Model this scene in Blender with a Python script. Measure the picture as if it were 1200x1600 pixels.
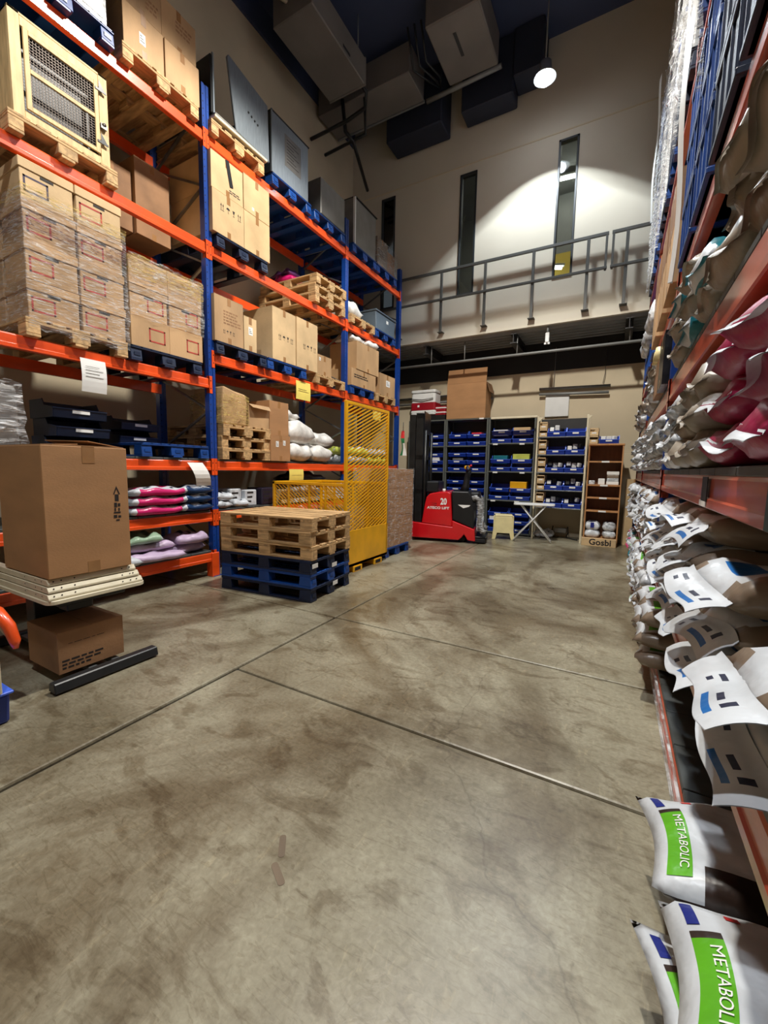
import bpy, math, random
from mathutils import Matrix, Vector
for o in list(bpy.data.objects): bpy.data.objects.remove(o, do_unlink=True)
S = bpy.context.scene
C = S.collection
PI = math.pi
rnd = random.Random(7)

# ------------------------------------------------------------------ camera
EYE = 1.37
yaw, pitch, roll = 0.510007, 0.105051, 0.0172965
cy, sy, cp, sp, cr, sr = math.cos(yaw), math.sin(yaw), math.cos(pitch), math.sin(pitch), math.cos(roll), math.sin(roll)
fwd = Vector((-sy * cp, cy * cp, -sp)); right = Vector((cy, sy, 0)); up = right.cross(fwd)
r2 = right * cr + up * sr; u2 = -right * sr + up * cr
cam = bpy.data.objects.new('camera', bpy.data.cameras.new('camera'))
cam.data.sensor_fit = 'VERTICAL'; cam.data.sensor_height = 24.0; cam.data.lens = 24.0 * 645.1 / 1600.0
cam.data.clip_start = 0.02; cam.data.clip_end = 100
cam.matrix_world = Matrix(((r2.x, u2.x, -fwd.x, 0), (r2.y, u2.y, -fwd.y, 0), (r2.z, u2.z, -fwd.z, EYE), (0, 0, 0, 1)))
C.objects.link(cam); S.camera = cam

# ------------------------------------------------------------------ world, light, exposure
W = bpy.data.worlds.new('world'); S.world = W; W.use_nodes = True
W.node_tree.nodes['Background'].inputs[0].default_value = (0.80, 0.88, 1.0, 1)
W.node_tree.nodes['Background'].inputs[1].default_value = 0.06
S.view_settings.view_transform = 'Standard'; S.view_settings.look = 'None'
S.view_settings.gamma = 1.0; S.view_settings.use_curve_mapping = False
S.view_settings.exposure = 0.85

def lamp_light(x, y, z, watts, angle=104, blend=0.06, radius=0.13, col=(1.0, 0.95, 0.86)):
    l = bpy.data.lights.new('high_bay_light', 'SPOT'); l.energy = watts; l.color = col
    l.spot_size = math.radians(angle); l.spot_blend = blend; l.shadow_soft_size = radius
    o = bpy.data.objects.new('high_bay_light', l); o.location = (x, y, z); C.objects.link(o); return o
lamp_light(-1.40, 7.45, 7.50, 560, angle=104, blend=0.05, col=(0.84, 0.93, 1.0))
lamp_light(-1.25, 3.6, 7.60, 980, angle=119, blend=0.22)
lamp_light(-1.10, -0.2, 7.60, 470, angle=116, blend=0.3, col=(0.93, 0.96, 1.0))
ol = bpy.data.lights.new('office_fill', 'AREA'); ol.energy = 16; ol.size = 2.0; ol.color = (1.0, 0.93, 0.8)
oo = bpy.data.objects.new('office_fill', ol); oo.location = (-1.6, 9.9, 7.8); C.objects.link(oo)  # added fill light to brighten the office windows, has no fixture

# ------------------------------------------------------------------ materials
def lin(c):
    return tuple(((v / 255) / 12.92 if v <= 10.3 else (((v / 255) + 0.055) / 1.055) ** 2.4) for v in c)
def mk(name, rgb, rough=0.6, var=0.08, scale=6.0, stretch=(1, 1, 1), bump=0.0, bscale=None, metal=0.0, rand=0.0,
       coat=0.0, rgb2=None, lo=0.35, hi=0.65, detail=4.0, dist=0.0, coords='Object', emit=0.0, spec=0.5):
    m = bpy.data.materials.new(name); m.use_nodes = True
    n = m.node_tree.nodes; L = m.node_tree.links; p = n['Principled BSDF']
    c = lin(rgb)
    p.inputs['Roughness'].default_value = rough; p.inputs['Metallic'].default_value = metal
    p.inputs['Specular IOR Level'].default_value = spec
    p.inputs['Coat Weight'].default_value = coat; p.inputs['Coat Roughness'].default_value = 0.12
    tc = n.new('ShaderNodeTexCoord'); mp = n.new('ShaderNodeMapping'); mp.inputs['Scale'].default_value = stretch
    L.new(tc.outputs[coords], mp.inputs['Vector'])
    if rand > 0:
        oi = n.new('ShaderNodeObjectInfo'); ad = n.new('ShaderNodeVectorMath'); ad.operation = 'ADD'
        ml = n.new('ShaderNodeMath'); ml.operation = 'MULTIPLY'; ml.inputs[1].default_value = 37.0
        L.new(oi.outputs['Random'], ml.inputs[0]); L.new(mp.outputs[0], ad.inputs[0]); L.new(ml.outputs[0], ad.inputs[1])
        vec = ad.outputs[0]
    else: vec = mp.outputs[0]
    ns = n.new('ShaderNodeTexNoise'); ns.inputs['Scale'].default_value = scale; ns.inputs['Detail'].default_value = detail
    ns.inputs['Distortion'].default_value = dist
    L.new(vec, ns.inputs['Vector'])
    rp = n.new('ShaderNodeValToRGB'); rp.color_ramp.elements[0].position = lo; rp.color_ramp.elements[1].position = hi
    c2 = lin(rgb2) if rgb2 else tuple(v * (1 - var * 2.2) for v in c)
    rp.color_ramp.elements[0].color = (*c2, 1); rp.color_ramp.elements[1].color = (*(c if rgb2 else tuple(min(1, v * (1 + var)) for v in c)), 1)
    L.new(ns.outputs['Fac'], rp.inputs['Fac']); col = rp.outputs['Color']
    if rand > 0:
        hs = n.new('ShaderNodeHueSaturation'); mr = n.new('ShaderNodeMapRange')
        mr.inputs['To Min'].default_value = 1 - rand; mr.inputs['To Max'].default_value = 1 + rand
        L.new(oi.outputs['Random'], mr.inputs['Value']); L.new(mr.outputs[0], hs.inputs['Value'])
        L.new(col, hs.inputs['Color']); col = hs.outputs['Color']
    L.new(col, p.inputs['Base Color'])
    if bump > 0:
        b = n.new('ShaderNodeBump'); b.inputs['Strength'].default_value = bump; b.inputs['Distance'].default_value = 0.01
        if bscale:
            n2 = n.new('ShaderNodeTexNoise'); n2.inputs['Scale'].default_value = bscale; n2.inputs['Detail'].default_value = 3
            L.new(vec, n2.inputs['Vector']); L.new(n2.outputs['Fac'], b.inputs['Height'])
        else: L.new(ns.outputs['Fac'], b.inputs['Height'])
        L.new(b.outputs[0], p.inputs['Normal'])
    if emit > 0:
        p.inputs['Emission Color'].default_value = (*c, 1); p.inputs['Emission Strength'].default_value = emit
    return m
def film(name, rgb=(235, 238, 240), amount=0.35, stretch=(1, 1, 8), scale=9):
    m = bpy.data.materials.new(name); m.use_nodes = True
    n = m.node_tree.nodes; L = m.node_tree.links; p = n['Principled BSDF']; out = n['Material Output']
    p.inputs['Base Color'].default_value = (*lin(rgb), 1); p.inputs['Roughness'].default_value = 0.10
    tr = n.new('ShaderNodeBsdfTransparent'); mx = n.new('ShaderNodeMixShader')
    tc = n.new('ShaderNodeTexCoord'); mp = n.new('ShaderNodeMapping'); mp.inputs['Scale'].default_value = stretch
    ns = n.new('ShaderNodeTexNoise'); ns.inputs['Scale'].default_value = scale; ns.inputs['Detail'].default_value = 5; ns.inputs['Distortion'].default_value = 1.2
    L.new(tc.outputs['Object'], mp.inputs[0]); L.new(mp.outputs[0], ns.inputs['Vector'])
    rp = n.new('ShaderNodeValToRGB'); rp.color_ramp.elements[0].position = 0.47; rp.color_ramp.elements[1].position = 0.72
    rp.color_ramp.elements[0].color = (amount * 0.12,) * 3 + (1,); rp.color_ramp.elements[1].color = (min(1, amount * 1.9),) * 3 + (1,)
    L.new(ns.outputs['Fac'], rp.inputs[0]); L.new(rp.outputs[0], mx.inputs[0])
    L.new(tr.outputs[0], mx.inputs[1]); L.new(p.outputs[0], mx.inputs[2]); L.new(mx.outputs[0], out.inputs['Surface'])
    b = n.new('ShaderNodeBump'); b.inputs['Strength'].default_value = 1.0; b.inputs['Distance'].default_value = 0.03
    L.new(ns.outputs['Fac'], b.inputs['Height']); L.new(b.outputs[0], p.inputs['Normal'])
    return m
M = {}
M['carton'] = mk('cardboard', (186, 150, 108), 0.75, 0.10, 3, rand=0.10, bump=0.12, bscale=60, stretch=(1, 1, .4))
M['carton_pale'] = mk('pale_cardboard', (206, 176, 132), 0.75, 0.08, 3, rand=0.06, bump=0.12, bscale=60)
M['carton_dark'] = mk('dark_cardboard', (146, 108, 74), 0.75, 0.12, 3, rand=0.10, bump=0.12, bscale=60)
M['carton_big'] = mk('brown_cardboard', (172, 128, 86), 0.75, 0.05, 2.5, bump=0.08, bscale=60, stretch=(1, 1, 3))
M['tape'] = mk('packing_tape', (160, 118, 76), 0.25, 0.06, 8, coat=0.6)
M['ink'] = mk('black_ink', (34, 28, 26), 0.7, 0.02)
M['ink_red'] = mk('red_ink', (176, 62, 50), 0.7, 0.12, 14)
M['ink_violet'] = mk('violet_ink', (72, 62, 84), 0.7, 0.12, 14)
M['wood'] = mk('pallet_wood', (196, 160, 112), 0.75, 0.16, 5, (1, 6, 6), bump=0.35, rand=0.16)
M['wood_y'] = mk('pallet_wood_cross', (192, 156, 108), 0.75, 0.16, 5, (6, 1, 6), bump=0.35, rand=0.16)
M['crate'] = mk('crate_pine', (214, 184, 130), 0.6, 0.10, 5, (6, 6, 1), bump=0.2, rand=0.06)
M['ply'] = mk('plywood', (120, 104, 86), 0.8, 0.10, 4, (1, 1, 3), rand=0.05)
M['blue_pl'] = mk('blue_plastic', (16, 66, 138), 0.42, 0.10, 4, bump=0.05, bscale=40, rand=0.12)
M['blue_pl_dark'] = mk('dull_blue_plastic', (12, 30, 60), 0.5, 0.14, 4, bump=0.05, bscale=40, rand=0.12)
M['bin_blue'] = mk('bin_blue_plastic', (18, 50, 148), 0.33, 0.05, 4, rand=0.06)
M['rim_blue'] = mk('bin_rim_plastic', (70, 108, 226), 0.3, 0.03, 4)
M['orange'] = mk('orange_beam_paint', (240, 84, 28), 0.32, 0.07, 3, (4, 1, 4), coat=0.4, bump=0.04, bscale=30)
M['orange_r'] = mk('worn_orange_paint', (196, 82, 56), 0.30, 0.10, 3, (4, 1, 4), coat=0.5, bump=0.05, bscale=30)
M['navy'] = mk('navy_upright_paint', (18, 62, 142), 0.34, 0.06, 4, coat=0.4)
M['hole'] = mk('slot_black', (10, 12, 22), 0.8, 0.02)
M['galv'] = mk('galvanised_steel', (132, 134, 134), 0.42, 0.08, 8, metal=0.7)
M['deck'] = mk('shelf_deck_steel', (84, 88, 88), 0.5, 0.12, 6, metal=0.4, bump=0.06, bscale=14)
M['steel'] = mk('brushed_stainless', (150, 160, 168), 0.33, 0.06, 6, (1, 12, 1), metal=0.55, bump=0.03)
M['steel_dull'] = mk('dull_stainless', (134, 132, 128), 0.42, 0.06, 5, metal=0.45)
M['black_m'] = mk('black_metal', (30, 32, 34), 0.4, 0.08, 8)
M['black_p'] = mk('black_plastic', (20, 21, 24), 0.42, 0.08, 8)
M['black_pack'] = mk('black_wrapped_goods', (30, 30, 34), 0.3, 0.3, 9, bump=0.5, bscale=12)
M['wire'] = mk('crate_wire', (96, 84, 74), 0.45, 0.05, metal=0.3)
M['white_p'] = mk('white_plastic', (226, 228, 226), 0.38, 0.02, 6)
M['cream'] = mk('cream_plastic', (228, 214, 160), 0.4, 0.04, 6)
M['cream_m'] = mk('cream_painted_metal', (216, 206, 178), 0.4, 0.05, 6)
M['paper'] = mk('white_paper', (232, 232, 228), 0.8, 0.02, 5)
M['paper_y'] = mk('yellow_paper', (240, 220, 110), 0.8, 0.03, 5)
M['grey_m'] = mk('grey_shelf_paint', (92, 96, 92), 0.45, 0.06, 6)
M['grey_m2'] = mk('dark_back_panel', (52, 52, 52), 0.6, 0.06, 4)
M['grey_p'] = mk('grey_bin_plastic', (92, 106, 118), 0.45, 0.05, 5)
M['yellow'] = mk('yellow_cage_paint', (232, 170, 14), 0.38, 0.06, 4, coat=0.2)
M['red'] = mk('red_truck_paint', (206, 14, 26), 0.28, 0.03, 4, coat=0.6)
M['cooler_red'] = mk('dark_red_plastic', (150, 18, 34), 0.35, 0.04, 4)
M['mast'] = mk('black_mast_steel', (24, 26, 27), 0.35, 0.2, 6)
M['rubber'] = mk('black_rubber', (16, 16, 17), 0.8, 0.05)
M['teak'] = mk('bookcase_wood', (184, 132, 84), 0.5, 0.10, 4, (5, 5, 1), bump=0.05)
M['teak_d'] = mk('bookcase_back', (104, 64, 38), 0.6, 0.10, 4, (5, 5, 1))
M['wall'] = mk('painted_wall_cream', (206, 192, 164), 0.85, 0.05, 0.9, bump=0.05, bscale=40)
M['wall_up'] = mk('painted_wall_upper', (204, 196, 178), 0.85, 0.03, 0.6, bump=0.04, bscale=40)
M['shade_fill_dk'] = mk('black_shade_and_fill', (40, 40, 41), 0.9, 0.06, 1.5)
M['ceil'] = mk('navy_ceiling', (62, 72, 100), 0.9, 0.06, 0.7)
M['duct'] = mk('grey_duct', (118, 112, 106), 0.6, 0.07, 1.4)
M['shadow_dk'] = mk('navy_shadow_box', (34, 40, 56), 0.7, 0.07, 1.2)
M['pipe'] = mk('grey_pipe', (128, 130, 128), 0.4, 0.06, 4)
M['frame_dk'] = mk('window_frame_dark', (42, 46, 48), 0.45, 0.04)
M['rail'] = mk('railing_steel', (80, 80, 76), 0.5, 0.05, 5)
M['room_g'] = mk('office_wall_paint', (150, 150, 146), 0.85, 0.05, 1)
M['room_y'] = mk('yellow_room_wall', (238, 206, 96), 0.85, 0.05, 1)
M['tube'] = mk('fluorescent_tube', (250, 250, 240), 0.5, 0.0, emit=14.0)
M['flag_green_dark'] = mk('dark_green_tape', (10, 52, 46), .3, .05)
M['bulb'] = mk('lamp_lens', (240, 246, 255), 0.5, 0.0, emit=26.0)
M['reflector'] = mk('lamp_reflector', (210, 216, 220), 0.25, 0.03, metal=0.8)
M['film'] = film('stretch_film', amount=0.32)
M['film_heavy'] = film('heavy_stretch_film', amount=0.50, scale=6)
M['film_gold'] = film('yellowed_film', (214, 186, 110), 0.85)
M['film_violet'] = film('violet_film_band', (112, 78, 84), 0.9, (1, 2, 9))
g = bpy.data.materials.new('window_glass'); g.use_nodes = True
gn = g.node_tree.nodes; gl = g.node_tree.links
gt = gn.new('ShaderNodeBsdfTransparent'); gg = gn.new('ShaderNodeBsdfGlossy'); gg.inputs['Roughness'].default_value = 0.03
gt.inputs[0].default_value = (.72, .76, .76, 1)
gf = gn.new('ShaderNodeFresnel'); gx = gn.new('ShaderNodeMixShader'); gf.inputs[0].default_value = 1.6
gl.new(gf.outputs[0], gx.inputs[0]); gl.new(gt.outputs[0], gx.inputs[1]); gl.new(gg.outputs[0], gx.inputs[2]); gl.new(gx.outputs[0], gn['Material Output'].inputs['Surface'])
M['glass'] = g
for k, rgb, r in (('b_white', (206, 211, 216), .34), ('b_pink', (206, 34, 108), .3), ('b_navy', (20, 52, 92), .3), ('b_lilac', (200, 178, 206), .4),
                  ('b_brown', (130, 114, 98), .32), ('b_taupe', (148, 138, 124), .42), ('b_silver', (176, 180, 184), .25), ('b_green', (92, 172, 30), .35),
                  ('b_blue', (28, 104, 176), .3), ('b_teal', (20, 110, 124), .3), ('b_mag', (160, 26, 76), .36), ('b_darkbrown', (48, 34, 28), .4),
                  ('b_lime', (196, 204, 92), .45), ('b_purple', (96, 54, 112), .3), ('b_mint', (150, 178, 150), .3), ('b_ink', (30, 34, 60), .4), ('b_sack', (216, 212, 204), .5),
                  ('b_gold', (170, 128, 70), .22), ('b_darkpack', (44, 38, 54), .3), ('b_red', (200, 40, 40), .4), ('b_swoosh', (30, 44, 130), .35)):
    M[k] = mk('bag_' + {'b_mag': 'magenta', 'b_ink': 'dark_print', 'b_darkpack': 'plum_black', 'b_swoosh': 'blue_badge', 'b_darkbrown': 'picture_print'}.get(k, k[2:]), rgb, r, 0.07, 7, bump=0.9, bscale=11, rand=0.05 if k in('b_brown', 'b_taupe', 'b_silver') else 0)
M['b_silver'] = mk('bag_foil', (190, 194, 198), .26, 0.25, 16, bump=0.9, bscale=14, rand=0.12, lo=.3, hi=.6)
M['b_sack'] = mk('woven_sack', (222, 220, 214), .5, 0.10, 10, bump=0.9, bscale=9, rand=0.05)

def concrete():
    m = bpy.data.materials.new('stained_concrete'); m.use_nodes = True
    n = m.node_tree.nodes; L = m.node_tree.links; p = n['Principled BSDF']
    tc = n.new('ShaderNodeTexCoord')
    def noise(s, d, dist=0.0, st=(1, 1, 1), off=0):
        mp = n.new('ShaderNodeMapping'); mp.inputs['Scale'].default_value = st; mp.inputs['Location'].default_value = (off, off, 0); mp.inputs['Rotation'].default_value = (0, 0, .5 if off else 0)
        L.new(tc.outputs['Object'], mp.inputs[0]); a = n.new('ShaderNodeTexNoise')
        a.inputs['Scale'].default_value = s; a.inputs['Detail'].default_value = d; a.inputs['Distortion'].default_value = dist; a.inputs['Roughness'].default_value = 0.62
        L.new(mp.outputs[0], a.inputs['Vector']); return a.outputs['Fac']
    def ramp(f, lo, hi, a, b):
        r = n.new('ShaderNodeValToRGB'); r.color_ramp.elements[0].position = lo; r.color_ramp.elements[1].position = hi
        r.color_ramp.elements[0].color = (*a, 1); r.color_ramp.elements[1].color = (*b, 1); L.new(f, r.inputs[0]); return r.outputs[0]
    def mul(a, b, f=1.0):
        x = n.new('ShaderNodeMix'); x.data_type = 'RGBA'; x.blend_type = 'MULTIPLY'; x.inputs[0].default_value = f
        L.new(a, x.inputs[6]); L.new(b, x.inputs[7]); return x.outputs[2]
    base = ramp(noise(1.1, 6, 0.4), .32, .68, lin((126, 118, 98)), lin((172, 167, 146)))
    stain = ramp(noise(0.62, 9, 1.2, (1.2, .8, 1), 3.1), .41, .55, (.42, .35, .28), (1, 1, 1))
    blot = ramp(noise(2.6, 9, 1.4, (1, 1.7, 1), 7.7), .37, .47, (.56, .50, .43), (1, 1, 1))
    spot = ramp(noise(9, 4, 0.6, (1, 1.3, 1), 2.7), .28, .36, (.52, .47, .42), (1, 1, 1))
    fine = ramp(noise(46, 8, 0.5), .30, .70, (.70, .68, .64), (1.06, 1.06, 1.05))
    scr = ramp(noise(5, 7, 3.2, (1, 5, 1), 1.3), .40, .44, (.74, .71, .66), (1, 1, 1))
    pale = ramp(noise(4.2, 8, 2.0, (3.5, 1, 1), 9.9), .60, .66, (1, 1, 1), (1.22, 1.2, 1.16))
    vo = n.new('ShaderNodeTexVoronoi'); vo.feature = 'DISTANCE_TO_EDGE'; vo.inputs['Scale'].default_value = .55; vo.inputs['Randomness'].default_value = 1
    wn = n.new('ShaderNodeTexNoise'); wn.inputs['Scale'].default_value = 2.2; wn.inputs['Detail'].default_value = 8; L.new(tc.outputs['Object'], wn.inputs['Vector'])
    wm_ = n.new('ShaderNodeMix'); wm_.data_type = 'RGBA'; wm_.blend_type = 'ADD'; wm_.inputs[0].default_value = .5; L.new(tc.outputs['Object'], wm_.inputs[6]); L.new(wn.outputs['Color'], wm_.inputs[7])
    L.new(wm_.outputs[2], vo.inputs['Vector'])
    crk = ramp(vo.outputs['Distance'], .0, .0035, (.50, .45, .40), (1, 1, 1))
    c = mul(mul(mul(base, stain, .85), blot, .75), fine, .9); c = mul(c, scr, .6); c = mul(c, spot, .7); c = mul(c, pale, .8); c = mul(c, crk, .55)
    # darker polished stretch along the aisle
    L.new(c, p.inputs['Base Color'])
    r = n.new('ShaderNodeMapRange'); r.inputs['To Min'].default_value = 0.15; r.inputs['To Max'].default_value = 0.52
    L.new(noise(1.6, 7, .6, (1, 1, 1), 5), r.inputs['Value']); L.new(r.outputs[0], p.inputs['Roughness'])
    b = n.new('ShaderNodeBump'); b.inputs['Strength'].default_value = 0.25; b.inputs['Distance'].default_value = 0.004
    L.new(noise(14, 8, .6), b.inputs['Height']); L.new(b.outputs[0], p.inputs['Normal'])
    return m
M['concrete'] = concrete()

# ------------------------------------------------------------------ mesh helpers
class MB:
    def __init__(s): s.v = []; s.f = []; s.m = []; s.sm = []
    def add(s, vs, fs, m=0, smooth=False):
        b = len(s.v); s.v += [tuple(v) for v in vs]
        for i, f in enumerate(fs):
            s.f.append(tuple(b + k for k in f)); s.m.append(m[i] if isinstance(m, (list, tuple)) else m); s.sm.append(smooth)
        return s
    def box(s, x0, x1, y0, y1, z0, z1, m=0, R=None):
        vs = [(x0, y0, z0), (x1, y0, z0), (x1, y1, z0), (x0, y1, z0), (x0, y0, z1), (x1, y0, z1), (x1, y1, z1), (x0, y1, z1)]
        if R is not None: vs = [R @ Vector(v) for v in vs]
        return s.add(vs, [(0, 3, 2, 1), (4, 5, 6, 7), (0, 1, 5, 4), (1, 2, 6, 5), (2, 3, 7, 6), (3, 0, 4, 7)], m)
    def bar(s, a, b, w, h, m=0, upv=(0, 0, 1)):
        a = Vector(a); b = Vector(b); d = (b - a); L = d.length; d = d / L
        x = d.cross(Vector(upv))
        if x.length < 1e-4: x = d.cross(Vector((1, 0, 0)))
        x.normalize(); z = x.cross(d)
        vs = []
        for t in (a, b):
            for i, j in ((-1, -1), (1, -1), (1, 1), (-1, 1)): vs.append(t + x * i * w / 2 + z * j * h / 2)
        return s.add(vs, [(0, 1, 2, 3), (7, 6, 5, 4), (0, 4, 5, 1), (1, 5, 6, 2), (2, 6, 7, 3), (3, 7, 4, 0)], m)
    def tube(s, pts, r, n=8, m=0, cap=True):
        pts = [Vector(p) for p in pts]; vs = []; fs = []
        for i, p in enumerate(pts):
            d = (pts[min(i + 1, len(pts) - 1)] - pts[max(i - 1, 0)]).normalized()
            x = d.cross(Vector((0, 0, 1)));
            if x.length < 1e-3: x = d.cross(Vector((1, 0, 0)))
            x.normalize(); z = x.cross(d); rr = r[i] if isinstance(r, (list, tuple)) else r
            for k in range(n):
                a = 2 * PI * k / n; vs.append(p + x * math.cos(a) * rr + z * math.sin(a) * rr)
        for i in range(len(pts) - 1):
            for k in range(n): fs.append((i * n + k, (i + 1) * n + k, (i + 1) * n + (k + 1) % n, i * n + (k + 1) % n))
        if cap: fs.append(tuple(range(n))); fs.append(tuple(reversed(range((len(pts) - 1) * n, len(pts) * n))))
        return s.add(vs, fs, m, True)
    def prism(s, poly, axis, a, b, m=0):
        # poly in the plane perpendicular to axis, extruded from a to b
        def P(u, v, t): return {'x': (t, u, v), 'y': (u, t, v), 'z': (u, v, t)}[axis]
        n = len(poly); vs = [P(u, v, a) for u, v in poly] + [P(u, v, b) for u, v in poly]
        fs = [tuple(reversed(range(n))), tuple(range(n, 2 * n))] + [(i, (i + 1) % n, n + (i + 1) % n, n + i) for i in range(n)]
        return s.add(vs, fs, m)
    def lathe(s, prof, n=20, m=0, c=(0, 0)):
        vs = []; fs = []
        for r, z in prof:
            for k in range(n): a = 2 * PI * k / n; vs.append((c[0] + r * math.cos(a), c[1] + r * math.sin(a), z))
        for i in range(len(prof) - 1):
            for k in range(n): fs.append((i * n + k, i * n + (k + 1) % n, (i + 1) * n + (k + 1) % n, (i + 1) * n + k))
        return s.add(vs, fs, m, True)
    def rot(s, R):
        s.v = [tuple(R @ Vector(v)) for v in s.v]; return s
    def build(s, name, mats, parent=None, bevel=0, kind=None, loc=None, seg=1):
        me = bpy.data.meshes.new(name); me.from_pydata(s.v, [], s.f)
        if not isinstance(mats, (list, tuple)): mats = [mats]
        for k in mats: me.materials.append(M[k] if isinstance(k, str) else k)
        me.polygons.foreach_set('material_index', s.m); me.polygons.foreach_set('use_smooth', s.sm); me.update()
        return link(name, me, parent, bevel, kind, loc, seg)
def link(name, me, parent=None, bevel=0, kind=None, loc=None, seg=1):
    o = bpy.data.objects.new(name, me); C.objects.link(o)
    if parent: o.parent = parent
    if loc: o.location = loc
    if bevel:
        b = o.modifiers.new('bevel', 'BEVEL'); b.width = bevel; b.segments = seg; b.limit_method = 'ANGLE'
    if kind: o['kind'] = kind
    return o
def tag(o, label, cat, group=None):
    o['label'] = label; o['category'] = cat
    if group: o['group'] = group
    return o
def thing(name, label, cat, loc=(0, 0, 0), rz=0.0, group=None, rx=0.0, ry=0.0):
    o = bpy.data.objects.new(name, None); o.empty_display_size = 0.1; C.objects.link(o)
    o.location = loc; o.rotation_euler = (rx, ry, rz); return tag(o, label, cat, group)
def copy_tree(o, parent=None):
    c = o.copy(); C.objects.link(c)
    if parent: c.parent = parent
    for ch in list(o.children): copy_tree(ch, c)
    return c
def box(name, x0, x1, y0, y1, z0, z1, mat, parent=None, bevel=0, kind=None):
    return MB().box(x0, x1, y0, y1, z0, z1).build(name, mat, parent, bevel, kind)
def struct(name, mb, mats, bevel=0):
    return mb.build(name, mats, None, bevel, 'structure')
def text(s, size, mat, parent, loc, rot, name='lettering', ext=0.0008, scale=(1, 1, 1), bold=0.0, align='CENTER'):
    cu = bpy.data.curves.new(name, 'FONT'); cu.body = s; cu.size = size; cu.extrude = ext; cu.align_x = align; cu.align_y = 'CENTER'; cu.offset = bold
    cu.resolution_u = 3
    t = bpy.data.objects.new(name, cu); C.objects.link(t)
    me = bpy.data.meshes.new_from_object(t.evaluated_get(bpy.context.evaluated_depsgraph_get()))
    bpy.data.objects.remove(t, do_unlink=True)
    me.materials.clear(); me.materials.append(M[mat])
    o = bpy.data.objects.new(name, me); C.objects.link(o); o.parent = parent; o.location = loc; o.rotation_euler = rot; o.scale = scale
    return o

# ------------------------------------------------------------------ the room
XL, XR, YB, YU, ZC = -5.72, 2.3, 9.42, 8.5, 9.0
fl = bpy.data.objects.new('floor', None); C.objects.link(fl); fl['kind'] = 'structure'
JX = -2.17
def slab(x0, x1, y0, y1):
    g_ = 0.006; gl = .013 if (y0 < 0 and x0 == JX) else g_; gr = .013 if (y0 < 0 and x1 == JX) else g_
    o = MB().box(x0 + gl, x1 - gr, y0 + g_, y1 - g_, -0.15, 0).build('slab', 'concrete', fl, 0.012, None, seg=2); return o
for a, b in ((-6.0, 3.0), (3.0, 9.9)): slab(XL - .3, JX, a, b)
for a, b in ((-6.0, 1.86), (1.86, 3.0), (3.0, 9.9)): slab(JX, XR + .3, a, b)
MB().box(XL - .3, XR + .3, -6, 9.9, -0.20, -0.022).build('joint_base', 'shade_fill_dk', fl)
struct('wall_left', MB().box(XL - .2, XL, -6, 9.9, -.2, ZC), 'wall')
struct('trim_1', MB().box(XL, XL + .05, -6, YU, ZC - .42, ZC), 'ceil')
struct('wall_right', MB().box(XR, XR + .2, -6, 9.9, -.2, ZC), 'wall')
struct('wall_back', MB().box(XL, XR, YB, YB + .2, -.2, 3.45), 'wall')
struct('shade_band', MB().box(XL, XR, YB - .02, YB + .2, 3.45, 4.18), 'shade_fill_dk')  # black band paints the mezzanine's shadow across the top of the back wall
struct('baseboard_back', MB().box(XL, XR, YB - .025, YB, 0, .11), 'wall', .004)
struct('ceiling', MB().box(XL - .2, XR + .2, -6, 9.9, ZC, ZC + .2), 'ceil')
struct('wall_rear', MB().box(XL, XR, -6.2, -6, -.2, ZC), 'wall')
# upper wall with three tall slots
wins = [(-4.94, -4.60, 4.95, 7.28), (-3.125, -2.78, 4.93, 7.235), (-1.29, -0.955, 4.90, 7.255)]
wb = MB(); x = XL
for (a, b, z0, z1) in wins:
    wb.box(x, a, YU, YU + .12, 4.12, ZC); wb.box(a, b, YU, YU + .12, 4.12, z0); wb.box(a, b, YU, YU + .12, z1, ZC); x = b
wb.box(x, XR, YU, YU + .12, 4.12, ZC)
struct('wall_upper', wb, 'wall_up')
struct('trim_3', MB().box(XL, XR, YU - .012, YU, 7.38, 7.40), 'wall', 0)
for i, (a, b, z0, z1) in enumerate(wins):
    w = bpy.data.objects.new('window_%d' % (i + 1), None); C.objects.link(w); w['kind'] = 'structure'; w.location = ((a + b) / 2, YU, z0)
    hw = (b - a) / 2; h = z1 - z0
    f = MB().box(-hw, -hw + .035, -.015, .09, 0, h).box(hw - .035, hw, -.015, .09, 0, h).box(-hw, hw, -.015, .09, h - .035, h).box(-hw, hw, -.015, .09, 0, .03)
    f.build('window_frame', 'frame_dk', w, .003)
    MB().box(-hw + .035, hw - .035, .03, .036, .03, h - .035).build('pane', 'glass', w)
# room behind the upper windows
rb = MB().box(XL, XR, 11.2, 11.3, 4.2, ZC).box(XL, XR, 8.62, 11.2, 7.9, 8.0)
struct('wall_office', rb, 'room_g')
struct('trim_9', MB().box(-1.9, -.3, 10.7, 10.75, 4.24, 6.35), 'room_y')
struct('trim_4', MB().box(XL, XR, YU + .12, 11.2, 4.12, 4.24), 'shade_fill_dk')
for i, (tx, ty, tz) in enumerate(((-1.35, 10.4, 7.75), (-1.75, 9.9, 5.75))):
    t = thing('tube_light', ['fluorescent tube seen high through the rightmost slot window', 'fluorescent tube seen low through the rightmost slot window'][i], 'light', (tx, ty, tz), .4 if i else .1)
    MB().tube([(-.45, 0, 0), (.45, 0, 0)], .03).build('tube', 'tube', t)
    MB().box(-.5, .5, -.05, .05, .035, .08).build('fitting', 'white_p', t, .004)
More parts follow.
